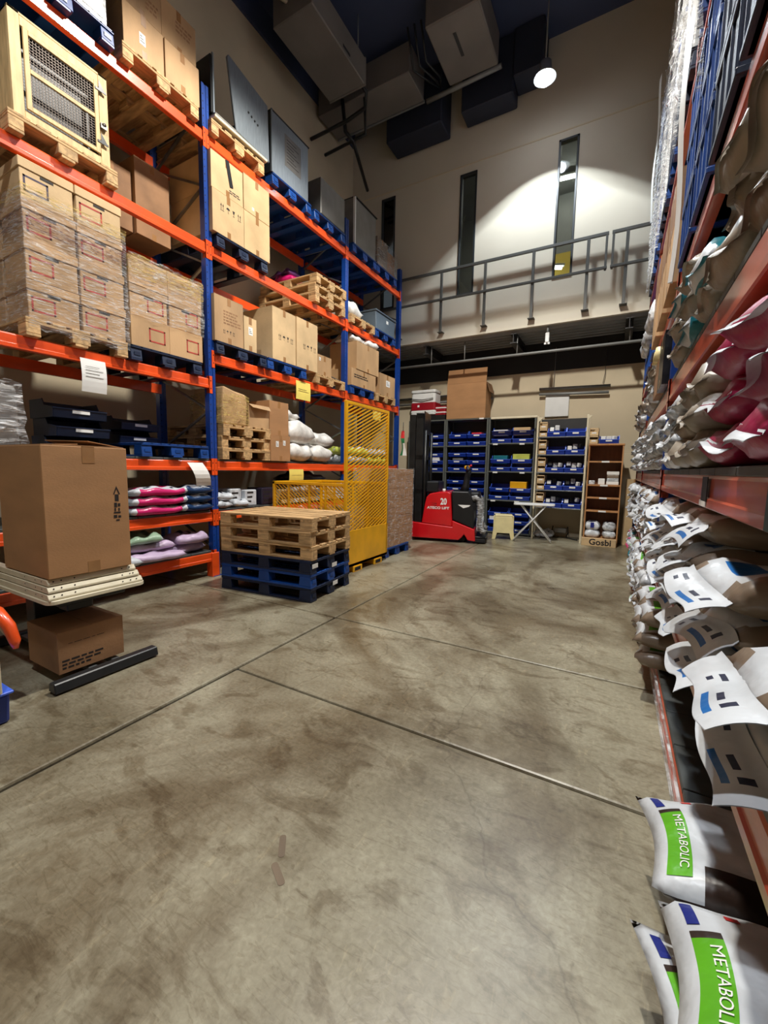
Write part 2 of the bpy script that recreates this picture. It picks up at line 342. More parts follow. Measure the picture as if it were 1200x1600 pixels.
# mezzanine edge
struct('trim_5', MB().box(XL, XR, YU - .05, YU + .02, 4.10, 4.24).box(XL, XR, YU - .06, YB, 4.085, 4.10), 'wall_up')
ds = MB(); x = XL; poly = []
yy = YU + .02; pts = []
while yy < YB - .02:
    pts += [(yy, 4.085), (yy + .03, 4.03), (yy + .10, 4.03), (yy + .13, 4.085)]; yy += .17
for i in range(len(pts) - 1):
    (a, za), (b, zb) = pts[i], pts[i + 1]
    ds.add([(XL, a, za), (XR, a, za), (XR, b, zb), (XL, b, zb), (XL, a, za + .006), (XR, a, za + .006), (XR, b, zb + .006), (XL, b, zb + .006)],
           [(0, 3, 2, 1), (4, 5, 6, 7), (0, 1, 5, 4), (3, 7, 6, 2)])
struct('trim_6', ds, 'pipe')
for xb in (-5.4, -3.78, -1.93, 0.02):
    ib = MB().box(xb - .06, xb + .06, YU - .02, YB - .03, 3.84, 3.855).box(xb - .006, xb + .006, YU - .02, YB - .03, 3.855, 4.02).box(xb - .06, xb + .06, YU - .02, YB - .03, 4.008, 4.022)
    struct('trim_7', ib, 'grey_m2')
# railing
rl = thing('railing', 'grey steel railing along the front edge of the mezzanine', 'railing', (0, YU - .14, 4.24))
for xb in (-5.35, -4.40, -3.41, -2.50, -1.60, -0.69, -0.10, 0.85):
    MB().box(xb - .025, xb + .025, -.02, .02, -.02, 1.15).box(xb - .06, xb + .06, -.03, .09, -.03, -.018).build('post', 'rail', rl, .003)
for (a, b) in ((XL + .02, -.385), (-.335, XR)):
    MB().box(a, b, -.022, .022, 1.15, 1.20).build('top_rail', 'rail', rl, .003)
    MB().box(a, b, -.035, .015, .60, .64).build('middle_rail', 'rail', rl, .003)
for xb in (-.41, -.31): MB().box(xb - .018, xb + .018, -.02, .02, .58, 1.17).build('gate_stile', 'rail', rl, .003)
# sprinkler pipe, soffit lamp, hanging wires
pp = thing('sprinkler_pipe', 'long grey pipe hung below the mezzanine soffit', 'pipe', (0, 8.62, 3.645))
MB().tube([(XL, 0, 0), (XR, 0, 0)], .026, 10).build('pipe_run', 'pipe', pp)
for xb in (-3.70, -1.88, .04, -2.95): MB().tube([(xb, 0, 0), (xb, 0, .40)], .012, 6).build('hanger', 'pipe', pp)
sl = thing('soffit_lamp', 'small white tube lamp hanging under the mezzanine edge', 'lamp', (-1.31, 8.52, 3.80))
MB().box(-.035, .035, -.03, .03, -.02, .16).build('lamp_body', 'white_p', sl, .01); MB().tube([(0, 0, .16), (0, 0, .26)], .02).build('stem', 'pipe', sl)
MB().box(-.05, -.01, -.02, .02, -.05, -.02).box(.01, .05, -.02, .02, -.05, -.02).build('lamp_prong', 'white_p', sl)
tag(MB().tube([(-.33, YB - .06, 3.9), (-.33, YB - .06, 3.3), (-.36, YB - .06, 3.1)], .006, 6).build('hanging_wire', 'pipe'), 'thin wire hanging down to the pipe above the white board', 'wire')
tag(MB().tube([(-1.25, YB - .06, 3.9), (-1.26, YB - .06, 3.1)], .005, 6).build('hanging_wire', 'pipe'), 'thin wire hanging left of the wall pipe ends', 'wire')
for i, (a, b, z0, z1, lab) in enumerate(((-1.54, -.22, 3.085, 3.06, 'upper of two short horizontal pipes on the back wall'), (-1.53, -.24, 2.97, 2.93, 'lower of two short horizontal pipes on the back wall'),
                                 (-5.0, -2.5, 3.07, 3.10, 'upper horizontal wall pipe above the red coolers'), (-5.0, -2.5, 2.93, 2.96, 'lower horizontal wall pipe above the red coolers'))):
    tag(MB().tube([(a, YB - .05 - .03 * (i % 2), z0), (b, YB - .05 - .03 * (i % 2), z1)], .028, 10).build('wall_pipe', 'pipe'), lab, 'pipe')

# ------------------------------------------------------------------ ceiling services and the lamp
L_ = thing('high_bay_lamp', 'glaring round high bay lamp hanging high before the back wall', 'lamp', (-1.40, 7.45, 7.52))
MB().lathe([(.04, .26), (.09, .22), (.10, .10), (.17, .0), (.165, 0), (.095, .10), (.0, .11)]).build('reflector', 'reflector', L_)
MB().lathe([(.0, .03), (.075, .03), (.10, -.02), (.075, -.07), (.0, -.09)], 16).build('bulb', 'bulb', L_)
MB().tube([(0, 0, .26), (0, 0, 1.48)], .012, 6).build('suspension_rod', 'pipe', L_)
ac = thing('air_conditioner', 'pale grey boxed air conditioner under the ceiling above the left rack', 'air conditioner', (-4.63, 5.95, 7.98))
MB().box(-.38, .38, -.72, .72, 0, .42).build('casing', 'duct', ac, .015)
MB().box(.379, .384, .05, .25, .06, .10).build('vent_slot', 'black_m', ac)
MB().box(-.385, .385, .70, .735, -.01, .43).build('end_cap', 'duct', ac, .004)
for k in (-.3, .3):
    for q in (-.6, .6): MB().tube([(k, q, .42), (k, q, 1.02)], .01, 6).build('drop_rod', 'pipe', ac)
MB().tube([(.2, -.7, .25), (.28, -.95, .30), (.2, -1.2, .5), (.3, -1.3, 1.0)], .03, 8).build('hose', 'cream_m', ac)
MB().tube([(-.1, -.7, .25), (-.18, -.95, .22), (-.05, -1.1, .5), (-.2, -1.3, 1.0)], .03, 8).build('hose', 'cream_m', ac)
MB().tube([(.25, .72, .12), (.32, .85, .0), (.22, .98, -.12), (-.2, 1.02, -.16), (-1.05, 1.0, -.2)], .032, 8).build('drain_pipe', 'black_m', ac)
tag(MB().tube([(-5.0, 7.05, 8.3), (-4.95, 7.08, 7.75), (-4.85, 7.2, 7.62), (-5.2, 8.3, 7.45)], .035, 8).build('drain_pipe', 'black_m'), 'black bent drain pipe by the rear left ceiling corner', 'pipe')
tag(MB().tube([(-4.6, 7.2, 8.4), (-4.62, 7.28, 7.72), (-5.6, 7.3, 7.68)], .03, 8).build('drain_pipe', 'black_m'), 'black drain pipe running from duct to left wall', 'pipe')
d1 = thing('supply_duct', 'long rectangular grey duct crossing below the dark ceiling', 'duct', (-4.2, 7.5, 8.3))
MB().box(-1.45, .55, -.36, .30, 0, .5).build('duct_run', 'duct', d1, .01)
MB().box(-1.45, .55, .30, .335, -.015, .03).build('duct_flange', 'pipe', d1)
d2 = thing('ceiling_unit', 'large pale fan unit hung from the ceiling left of the lamp', 'air conditioner', (-2.7, 7.2, 8.3))
MB().box(-.42, .46, -.58, .56, 0, .5).build('casing', 'duct', d2, .02)
MB().box(-.05, .0, -.30, .12, -.006, 0).build('seam', 'grey_m2', d2)
MB().tube([(-.9, .62, -.02), (.50, .62, .02)], .04, 8).build('condensate_pipe', 'pipe', d2)
for k in range(3): MB().tube([(-.55 - .12 * k, -.45, .3), (-.60 - .12 * k, -.1, -.02 - .02 * k), (-.5 - .1 * k, .3, .0), (-.62, .6, .1)], .018, 6).build('cable', 'black_m', d2)
for nm, lab, a in (('shadow_box', 'broad navy shadow-shaped box against the upper back wall', (-4.55, -3.35, 7.95, 8.46, 7.95, 8.99)),
                   ('shadow_box', 'low navy shadow-shaped box left of the lamp on the upper wall', (-3.0, -2.05, 8.05, 8.46, 8.02, 8.99)),
                   ('shadow_box', 'high navy shadow-shaped box directly behind the lamp', (-2.05, -1.55, 8.0, 8.46, 8.22, 8.99))):
    tag(MB().box(*a).build(nm, 'shadow_dk', None, .02), lab, 'duct')  # added boxes stand in for shadow-shaped dark areas of the upper wall
for yb in (1.0, 4.9): struct('trim_8', MB().box(XL, XR, yb, yb + .3, ZC - .35, ZC), 'ceil')

# ------------------------------------------------------------------ pallets (local: front edge at x=0, running back to x=-1.2, width 0.8 along y from 0)
LABELS = {}
def wood_proto():
    r = bpy.data.objects.new('wooden_pallet', None)
    C.objects.link(r)
    top = MB().box(-1.2, 0, 0, .145, .122, .144).build('deck_board', 'wood', r, .003).data
    bpy.data.objects.remove(r.children[0], do_unlink=True)
    narrow = MB().box(-1.2, 0, 0, .10, .122, .144).build('deck_board', 'wood', None, .003); cross = MB().box(-.145, 0, 0, .8, .100, .122).build('cross_board', 'wood_y', None, .003)
    block = MB().box(-.145, 0, 0, .10, .022, .100).build('block', 'wood', None, .004); cblock = MB().box(-.145, 0, 0, .145, .022, .100).build('block', 'wood', None, .004)
    bot = MB().box(-1.2, 0, 0, .10, 0, .022).build('bottom_board', 'wood', None, .003)
    me = {k: o.data for k, o in dict(narrow=narrow, cross=cross, block=block, cblock=cblock, bot=bot).items()}
    for o in (narrow, cross, block, cblock, bot): bpy.data.objects.remove(o, do_unlink=True)
    for me_, y in ((top, 0), (me['narrow'], .185), (top, .3275), (me['narrow'], .515), (top, .655)): link('deck_board', me_, r, .003, loc=(0, y, 0))
    for xx in (0, -.5275, -1.055): link('cross_board', me['cross'], r, .003, loc=(xx, 0, 0))
    for xx in (0, -.5275, -1.055):
        for mm, y in ((me['block'], 0), (me['cblock'], .3275), (me['block'], .70)): link('block', mm, r, .004, loc=(xx, y, 0))
    for y in (0, .35, .70): link('bottom_board', me['bot'], r, .003, loc=(0, y, 0))
    return r
def blue_proto(mat='blue_pl'):
    r = bpy.data.objects.new('blue_pallet', None); C.objects.link(r)
    d = MB(); d.box(-1.2, 0, 0, .8, .118, .130)
    for i in range(9): d.box(-1.2, 0, i * .0975, i * .0975 + .02, .130, .144)
    for i in range(13): d.box(-i * .0983 - .02, -i * .0983, 0, .8, .130, .144)
    d.build('deck', mat, r, .003)
    ft = {}
    for w in (.11, .15):
        o = MB().prism([(-.15, .02), (-.0, .02), (-.012, .118), (-.138, .118)], 'y', 0, w).build('block', mat, None, .004); ft[w] = o.data; bpy.data.objects.remove(o, do_unlink=True)
    for xx in (0, -.525, -1.05):
        for w, y in ((.11, 0), (.15, .325), (.11, .69)): link('block', ft[w], r, .004, loc=(xx, y, 0))
    for y in (0, .345, .69): MB().box(-1.2, 0, y, y + .11, 0, .02).build('runner', mat, r, .003)
    for y in (.06, .40, .745): MB().box(-.001, .002, y - .03, y + .03, .05, .085).build('moulded_panel', mat, r, 0)
    return r
PW, PB, PD = wood_proto(), blue_proto(), blue_proto('blue_pl_dark')
used = set()
def pallet(kind, x, y, z, label, group=None, rz=0.0):
    p = {'w': PW, 'b': PB, 'd': PD}[kind]
    o = p if kind not in used else copy_tree(p)
    used.add(kind); o.location = (x, y, z); o.rotation_euler = (0, 0, rz)
    return tag(o, label, 'pallet', group)

# ------------------------------------------------------------------ left rack
XF = -4.28
ups = (0.60, 3.40, 6.20, 8.22)
rack = thing('pallet_rack', 'long blue and orange pallet rack filling the left side wall', 'storage rack', (XF, 0, 0))
def upright_mb(h):
    m = MB()
    m.box(-.08, -.006, -.045, -.040, 0, h).box(-.08, -.006, .040, .045, 0, h).box(-.006, 0, -.045, -.013, 0, h).box(-.006, 0, .013, .045, 0, h).box(-.014, -.008, -.013, .013, 0, h)
    z = .06
    while z < h - .05:
        for s in (-1, 1):
            y = s * .029
            m.add([(.0006, y - .004, z + .014), (.0006, y + .006 * s - .002, z), (.0006, y + .005, z + .002), (.0006, y + .004, z + .016)], [(0, 1, 2, 3)], 1)
        z += .075
    return m
um = None
for i, y in enumerate(ups):
    for xx, nm in ((0, 'upright_post'), (-.97, 'rear_post')):
        if um is None: o = upright_mb(5.58).build(nm, ['navy', 'hole'], rack); um = o.data
        else: o = link(nm, um, rack)
        o.location = (xx, y, 0)
    f = MB().box(-.12, .02, -.06, .06, 0, .008).build('foot_plate', 'navy', rack); f.location = (0, y, 0)
    z = .35
    while z < 5.2:
        MB().bar((-.06, y, z), (-.95, y, z + .42), .03, .02, 0).build('brace', 'galv', rack)
        MB().bar((-.95, y, z + .42), (-.06, y, z + .84), .03, .02, 0).build('brace', 'galv', rack); z += .84
def beam_mb(L, h=.115):
    m = MB()
    m.prism([(-.05, 0), (-.006, 0), (0, .006), (0, .034), (-.007, .040), (-.007, h - .012), (-.014, h), (-.05, h)], 'y', 0, L)
    return m
bm = {}
def beam(parent, x, y0, y1, z, mat='orange', flip=1, h=.115, x2=-.92):
    L = y1 - y0 - .09
    for xx, fl_ in ((0, 1), (x2, -1)):
        k = (round(L, 3), mat, fl_, h)
        if k not in bm:
            b_ = beam_mb(L, h)
            if fl_ * flip < 0: b_.v = [(-v[0] - .05, v[1], v[2]) for v in b_.v]; b_.f = [tuple(reversed(q)) for q in b_.f]
            bm[k] = b_.build('beam', mat, parent); o = bm[k]
        else: o = link('beam', bm[k].data, parent)
        o.location = (x + xx * flip - (0 if flip > 0 else 0), y0 + .045, z)
        if xx == 0:
            for ye, s in ((0, 1), (L, -1)):
                c = MB()
                X0 = .004 * flip
                c.box(min(-.004 * flip, X0), max(-.004 * flip, X0), min(-.043 * s, 0) if s > 0 else 0, 0 if s > 0 else .043, -.055, h + .03)
                c.box(min(-.05 * flip, X0), max(-.05 * flip, X0), -.004 if s > 0 else 0, 0 if s > 0 else .004, -.055, h + .03)
                cc = c.build('connector', mat, o); cc.location = (0, ye, 0)
                for zz in (-.03, .0, .09, .12):
                    h_ = MB().box(-.001, .0052, -.006, .006, -.007, .007).build('rivet', 'hole', cc) if flip > 0 and zz in (.0, .09) else None
                    if h_: h_.location = (0, -.022 * s, zz)
ZA, ZB, ZC1, ZC2, ZD, ZE, ZF = 4.985, 3.80, 2.28, 2.585, 1.31, .69, .19
for b in range(3):
    for z in (ZA, ZB, (ZC1 if b == 0 else ZC2), ZD) + ((ZE,) if b < 2 else ()) + ((ZF,) if b == 0 else ()):
        beam(rack, 0, ups[b], ups[b + 1], z)
for b, z in ((0, ZD), (1, ZD), (2, ZD), (0, ZE), (1, ZE), (0, ZF)):
    y = ups[b] + .06
    while y < ups[b + 1] - .2:
        w = min(.30, ups[b + 1] - .06 - y)
        MB().box(-.96, -.01, y, y + w - .006, z + .115, z + .14).build('deck_panel', 'deck', rack, .003); y += .30
for y in (ups[1],):
    MB().box(-.09, .015, -.055, .05, 0, .30).build('foot_guard', 'orange', rack, .004).location = (0, y - .02, 0)
for i, (y, z0) in enumerate(((3.41, 4.10),)):
    pass

# ------------------------------------------------------------------ cartons. local: front face at x=0, back to -d, width 0..w along y, height 0..h
def symbols(mb, y, z, s=.05, n=3, m=0, x=.0008):
    # arrows, umbrella and glass marks as thin print
    for k in range(n):
        y0 = y + k * s * 1.35
        def q(a, b, c, d): mb.add([(x, y0 + a * s, z + b * s), (x, y0 + c * s, z + b * s), (x, y0 + c * s, z + d * s), (x, y0 + a * s, z + d * s)], [(0, 1, 2, 3)], m)
        if k % 3 == 0:
            q(.12, 0, .22, .8); q(.60, 0, .70, .8)
            for a in (.17, .65): mb.add([(x, y0 + (a - .17) * s, z + .7 * s), (x, y0 + (a + .17) * s, z + .7 * s), (x, y0 + a * s, z + 1.15 * s)], [(0, 1, 2)], m)
            q(.0, -.15, .85, -.06)
        elif k % 3 == 1:
            mb.add([(x, y0 + (.45 + .42 * math.cos(t * PI / 8)) * s, z + (.6 + .42 * math.sin(t * PI / 8)) * s) for t in range(9)], [tuple(range(9))], m)
            q(.42, 0, .50, .6); q(.42, 0, .62, .07)
        else:
            mb.add([(x, y0 + .1 * s, z + 1.05 * s), (x, y0 + .3 * s, z + .45 * s), (x, y0 + .52 * s, z + .45 * s), (x, y0 + .72 * s, z + 1.05 * s)], [(0, 1, 2, 3)], m)
            q(.38, .1, .45, .5); q(.2, 0, .62, .1)
def carton(x, y, z, d, w, h, label, mat='carton', marks=(), group=None, rz=0, lid=False, name='cardboard_box', tape=True, cat='box'):
    t = thing(name, label, cat, (x, y, z), rz, group)
    top = h - (.075 if lid else 0)
    b = MB()
    if lid: b.box(-d + .008, -.008, .008, w - .008, 0, h - .01)
    else:
        b.box(-d, 0, 0, w, 0, h - .004)
        b.box(-d, 0, 0, w / 2 - .0015, h - .004, h).box(-d, 0, w / 2 + .0015, w, h - .004, h)
    b.build('carton_body', mat, t, .004)
    if lid:
        MB().box(-d, 0, 0, w, h - .075, h).build('lid', mat, t, .004)
        MB().box(-.001, .002, w * .38, w * .62, h - .100, h - .080).build('hand_hole', 'ink', t).location = (-.008, 0, 0)
    elif tape:
        MB().prism([(-d, h), (0, h), (0, h - min(.09, h * .3)), (.001, h - min(.09, h * .3)), (.001, h + .001), (-d, h + .001)], 'y', w / 2 - .025, w / 2 + .025).build('tape', 'tape', t)
        MB().box(0, .001, w / 2 - .025, w / 2 + .025, 0, min(.07, h * .2)).build('tape', 'tape', t)
    for mkk in marks:
        kind = mkk[0]
        mb = MB()
        if kind == 'sym': symbols(mb, mkk[1] * w, mkk[2] * h, mkk[3], mkk[4]); mb.build('handling_symbols', 'ink', t)
        elif kind == 'frame':   # printed rectangle outline
            a, b2, c, e, th = mkk[1] * w, mkk[2] * w, mkk[3] * h, mkk[4] * h, .014
            xx = -.0075 if lid else .001
            mb.box(xx - .001, xx + .0008, a, b2, c, c + th).box(xx - .001, xx + .0008, a, b2, e - th, e).box(xx - .001, xx + .0008, a, a + th, c, e).box(xx - .001, xx + .0008, b2 - th, b2, c, e)
            mb.build('printed_frame', mkk[5], t, .0)
        elif kind == 'label':
            a, c, ww, hh = mkk[1] * w, mkk[2] * h, mkk[3], mkk[4]
            MB().box(0, .0015, a, a + ww, c, c + hh).build('label', 'paper', t)
            for k in range(3): mb.box(.0015, .002, a + .15 * ww, a + (.85 - .2 * k) * ww, c + hh * (.25 + .22 * k), c + hh * (.32 + .22 * k))
            mb.build('label_print', 'ink', t)
        elif kind == 'text':
            for k in range(mkk[4]):
                yy = mkk[1] * w
                for j in range(5):
                    ll = (.03 + .05 * rnd.random()) * w * 1.6
                    if yy + ll > w * .92: break
                    mb.box(0, .0008, yy, yy + ll, mkk[2] * h + k * mkk[3] * 1.9, mkk[2] * h + k * mkk[3] * 1.9 + mkk[3]); yy += ll + .01
            mb.build('printed_text', mkk[5] if len(mkk) > 5 else 'ink', t)
    return t
def wrap(x0, x1, y0, y1, z0, z1, label, mat='film', seed=1, name='stretch_wrap', group=None, amp=.012):
    r = random.Random(seed); mb = MB()
    nx, ny, nz = 8, 14, max(4, int((z1 - z0) / .07))
    t = thing(name, label, 'plastic wrap', ((x0 + x1) / 2, (y0 + y1) / 2, z0), 0, group)
    cx, cyy = (x0 + x1) / 2, (y0 + y1) / 2
    per = [(x1, y0 + (y1 - y0) * i / ny, 1, 0) for i in range(ny)] + [(x1 - (x1 - x0) * i / nx, y1, 0, 1) for i in range(nx)] + [(x0, y1 - (y1 - y0) * i / ny, -1, 0) for i in range(ny)] + [(x0 + (x1 - x0) * i / nx, y0, 0, -1) for i in range(nx)]
    vs = []
    for k in range(nz + 1):
        for (a, b, na, nb) in per:
            o = abs(r.gauss(0, amp)) + .004
            vs.append((a + na * o - cx, b + nb * o - cyy, (z1 - z0) * k / nz + (r.uniform(-.02, .02) if 0 < k < nz else r.uniform(-.01, .015))))
    n = len(per); fs = [(k * n + i, k * n + (i + 1) % n, (k + 1) * n + (i + 1) % n, (k + 1) * n + i) for k in range(nz) for i in range(n)]
    mb.add(vs, fs, 0, False); mb.build('film_sheet', mat, t); return t

# ------------------------------------------------------------------ bags. local: lies flat, end towards +x at x=0, length L to -x, width centred on y
bag_cache = {}
def bag_mesh(L, Wd, T, zones, seed, seal=.035, rough_=.010, tab=0.0):
    key = (round(L, 2), round(Wd, 2), round(T, 3), zones, seed, tab)
    if key in bag_cache: return bag_cache[key]
    r = random.Random(seed); nu, nv = 18, 12
    ph = [r.uniform(0, 6.28) for _ in range(8)]
    mats = ZONES[zones][0]; fn = ZONES[zones][1]
    vs = []; idx = {}
    def P(u, v, s):
        # u along length 0 (front) .. 1, v -1..1
        uu = 2 * u - 1
        e = max(0, 1 - abs(uu) ** 6) ** .5; g_ = max(0, 1 - abs(v) ** 4) ** .5
        if u < .045 or u > .955: e *= .12
        th = T * e * g_
        pinch = 1 - .07 * abs(uu) ** 4 + .015 * math.sin(5 * uu + ph[0])
        n_ = rough_ * (math.sin(7 * u + 3 * v + ph[1]) + .8 * math.sin(13 * u - 5 * v + ph[2]) + .6 * math.sin(4 * v + 21 * u + ph[3]))
        x = -L * u + .012 * math.sin(3 * v + ph[4]) * abs(uu) ** 3
        y = v * Wd / 2 * pinch + .008 * math.sin(9 * u + ph[5])
        droop = -.10 * T * (abs(uu) ** 5)
        z = (T * (.5 + droop) + s * th / 2 + n_ * e * (1 if s > 0 else .2)) if True else 0
        if u < .05 : z += .25 * T * math.sin(2.2 * v + ph[6]) * .5
        return (x, y, max(z, 0.002))
    def V(i, j, s):
        if i in (0, nu) or j in (0, nv): s = 0
        k = (i, j, s)
        if k not in idx: idx[k] = len(vs); vs.append(P(i / nu, 2 * j / nv - 1, s))
        return idx[k]
    fs = []; ms = []
    for s in (1, -1):
        for i in range(nu):
            for j in range(nv):
                f = (V(i, j, s), V(i + 1, j, s), V(i + 1, j + 1, s), V(i, j + 1, s))
                if s > 0: f = f[::-1]
                fs.append(f); ms.append(fn((i + .5) / nu, 2 * (j + .5) / nv - 1, s))
    mb = MB(); mb.add(vs, fs, ms, True)
    if tab > 0:       # flat sealed seam that sags out of the front end
        sd = r.choice((-1, 1)); a0 = r.uniform(-.55, -.05); n_ = 16; tv = []
        for i in range(8):
            for j in range(n_ + 1):
                v = -1 + 2 * j / n_; b0 = P(.012, v, 0); q = i / 7
                tv.append((b0[0] + tab * q * (1 + .10 * sd * v), b0[1] * (1 - .04 * q), b0[2] + tab * (a0 * q * q * 1.6) + .010 * math.sin(4 * v + ph[7]) * q + (.012 if i == 0 else 0)))
        tf = [(i * (n_ + 1) + j, (i + 1) * (n_ + 1) + j, (i + 1) * (n_ + 1) + j + 1, i * (n_ + 1) + j + 1) for i in range(7) for j in range(n_)]
        tm = [(1 if zones == 'pink' else 0) if len(mats) < 4 else (3 if (f_ % n_, f_ // n_) in ((4, 2), (5, 2), (9, 3), (10, 3), (4, 4), (12, 2), (12, 3)) else 2 if (f_ // n_ == 5 and f_ % n_ in (8, 9, 10, 11, 12)) else 1) for f_ in range(len(tf))]
        mb.add(tv, tf, tm, True); mb.add([(x_, y_, z_ - .002) for x_, y_, z_ in tv], [f[::-1] for f in tf], (1 if zones == 'pink' else 0) if len(mats) < 4 else 1, True)
    o = mb.build('x', mats); me = o.data; bpy.data.objects.remove(o, do_unlink=True)
    bag_cache[key] = me; return me
def z_plain(u, v, s): return 0
def z_side(u, v, s):      # brown sides, white face with coloured band
    if u < .06: return 0 if s < 0 or abs(v) > .5 else 1
    if abs(v) > .62 or s < 0 or u > .34: return 0
    if .12 < u < .20 and abs(v) < .5: return 2
    if .30 < u < .36 and v > .0: return 3
    return 1
def z_edge(u, v, s):      # coloured bag with white ends
    if u < .07 or u > .93: return 1
    return 0
def z_strip(u, v, s):     # long white strip with print along the side
    if s > 0 and abs(v) < .8: return 0 if .10 < u < .9 else 1
    if u < .07 or u > .93: return 1
    return 2 if s > 0 else 0
def z_edge2(u, v, s):
    return 1 if (.05 < u < .12 and .3 < v < .6 and s > 0) else 0
def z_aisle(u, v, s):
    if u < .10 or u > .94: return 1
    if .30 < v < .90 and s > 0: return 2 if (.2 < u < .34 or .7 < u < .8) and .5 < v < .7 else 1
    return 0
def z_small(u, v, s):
    if s > 0 and .2 < u < .42 and abs(v) < .45: return 1
    if s > 0 and .55 < u < .62 and v < .2: return 1
    return 0
ZONES = {
    'brownwhite': (['b_brown', 'b_white', 'b_blue', 'b_ink'], z_side), 'greenwhite': (['b_brown', 'b_white', 'b_green', 'b_ink'], z_side),
    'pink': (['b_mag', 'b_white'], z_edge2), 'hotpink': (['b_pink', 'b_white', 'b_ink'], z_aisle), 'navy': (['b_navy', 'b_white', 'b_ink'], z_aisle), 'silver': (['b_silver', 'b_ink'], z_small),
    'taupe': (['b_taupe', 'b_brown'], z_small), 'lilac': (['b_lilac', 'b_ink'], z_small), 'white': (['b_white', 'b_ink'], z_small), 'sack': (['b_sack'], z_plain), 'teal': (['b_teal', 'b_white'], z_edge),
    'brown': (['b_brown', 'b_taupe'], z_small), 'mint': (['b_mint', 'b_white', 'b_ink'], z_edge), 'lime': (['b_lime', 'b_white'], z_small), 'purple': (['b_purple', 'b_ink'], z_small),
    'plum': (['b_darkpack', 'b_ink'], z_small), 'gold': (['b_gold', 'b_ink'], z_small), 'black': (['black_pack'], z_plain), 'foilpurple': (['b_pink', 'b_purple'], z_small)}
def bag(x, y, z, L, Wd, T, zones, label, rz=0.0, seed=1, group=None, ry=0.0, rx=0.0, name='pet_food_bag', cat='bag', rough_=.010, tab=0.0):
    o = bpy.data.objects.new(name, bag_mesh(L, Wd, T, zones, seed, rough_=rough_, tab=tab)); C.objects.link(o)
    o.location = (x, y, z); o.rotation_euler = (rx, ry, rz); return tag(o, label, cat, group)

# ------------------------------------------------------------------ goods on the left rack (x of the fronts is about XG)
XG = -4.22
T1, T2, T3a, T3b, T4, T5, T6 = ZA + .115, ZB + .115, ZC1 + .115, ZC2 + .115, ZD + .14, ZE + .14, ZF + .14
PH = .144
# floor to ceiling order, first bay from the camera
pallet('b', XG, 1.60, T1, 'blue pallet on the top beam of the nearest bay beside the wooden pallet')
bx = thing('storage_crate', 'black crate on the top level blue pallet of the nearest bay', 'crate', (XG - .02, 1.66, T1 + PH))
MB().box(-1.0, 0, 0, .70, 0, .26).box(-1.01, .01, -.01, .71, .26, .29).build('crate_body', 'black_pack', bx, .01)
MB().box(0, .004, .08, .24, .07, .22).build('label', 'steel_dull', bx); MB().box(0, .004, .5, .66, .05, .24).build('label', 'steel_dull', bx)
bag(XG, 2.03, T1 + PH + .30, 1.0, .72, .30, 'black', 'dark bundle in shiny film above the black crate', name='wrapped_bundle', rough_=.03, cat='bundle')
wrap(XG - .95, XG + .01, 1.70, 2.36, T1 + PH + .30, T1 + PH + .58, 'shiny film around the dark bundle in the top left corner', 'film_heavy', 3)
pallet('w', XG, 2.47, T1, 'wooden pallet on the top beam under four large cartons')
zb = T1 + PH + .002
carton(XG - .01, 2.49, zb, 0.92, .395, .375, 'large top level carton, lower left, with a white label patch', 'carton', [('label', .38, .30, .06, .10)])
carton(XG - .01, 2.90, zb, 0.92, .39, .375, 'large plain top level carton, lower right beside the first blue upright', 'carton')
carton(XG - .03, 2.49, zb + .378, 0.92, .395, .375, 'large carton stacked upper left on the top level wooden pallet', 'carton', [('text', .6, .3, .02, 3, 'carton_dark')])
carton(XG - .05, 2.90, zb + .378, 0.92, .39, .40, 'large carton stacked upper right on the top level, next to the upright', 'carton', [('text', .4, .5, .02, 3, 'carton_dark')])
# level B crate on pallet
pallet('w', XG, 1.575, T2, 'pale wooden pallet carrying the mesh fronted crate')
cr_ = thing('animal_crate', 'pale wooden crate with two wire mesh panels on a wooden pallet', 'crate', (XG - .03, 1.625, T2 + PH))
cw, ch, cd = .705, .76, 1.0
MB().box(-cd, -.02, 0, .018, 0, ch).box(-cd, -.02, cw - .018, cw, 0, ch).box(-cd, -cd + .018, 0, cw, 0, ch).box(-cd, -.02, .018, cw - .018, 0, .02).build('side_panels', 'crate', cr_, .003)
MB().box(-cd, -.0, 0, cw, ch - .02, ch).build('top_panel', 'crate', cr_, .003)
for a in ((0, .075, 0, ch), (cw - .075, cw, 0, ch), (.075, cw - .075, 0, .07), (.075, cw - .075, ch - .09, ch - .02)):
    MB().box(-.02, 0, *a).build('front_frame', 'crate', cr_, .003)
dr = MB().box(.001, .018, .085, .12, .08, ch - .10).box(.001, .018, cw - .12, cw - .085, .08, ch - .10).box(.001, .018, .12, cw - .12, .08, .115).box(.001, .018, .12, cw - .12, ch - .135, ch - .10).box(.001, .018, .12, cw - .12, .355, .39).build('door', 'crate', cr_, .003)
wm = MB(); y = .13
while y < cw - .13: wm.bar((.004, y, .11), (.004, y, ch - .13), .0026, .0026); y += .0215
z = .125
while z < ch - .14: wm.bar((.007, .12, z), (.007, cw - .12, z), .0026, .0026); z += .0215
wm.build('wire_mesh', 'wire', dr)['kind'] = 'stuff'
for z in (.17, .60): MB().box(.018, .024, cw - .11, cw - .02, z, z + .018).prism([(cw - .08, z + .018), (cw - .03, z + .018), (cw - .08, z + .09)], 'x', .0185, .021).build('hinge', 'black_m', dr)
MB().tube([(.03, cw - .07, .33), (.045, cw - .055, .34), (.03, cw - .04, .33)], .006, 6).box(.0, .03, cw - .08, cw - .03, .30, .34).build('latch', 'steel_dull', dr)
MB().box(-.9, -.1, .06, cw - .06, .02, ch - .03).build('dark_inside', 'black_p', cr_)  # black block stands in for the crate's dark inside behind the mesh
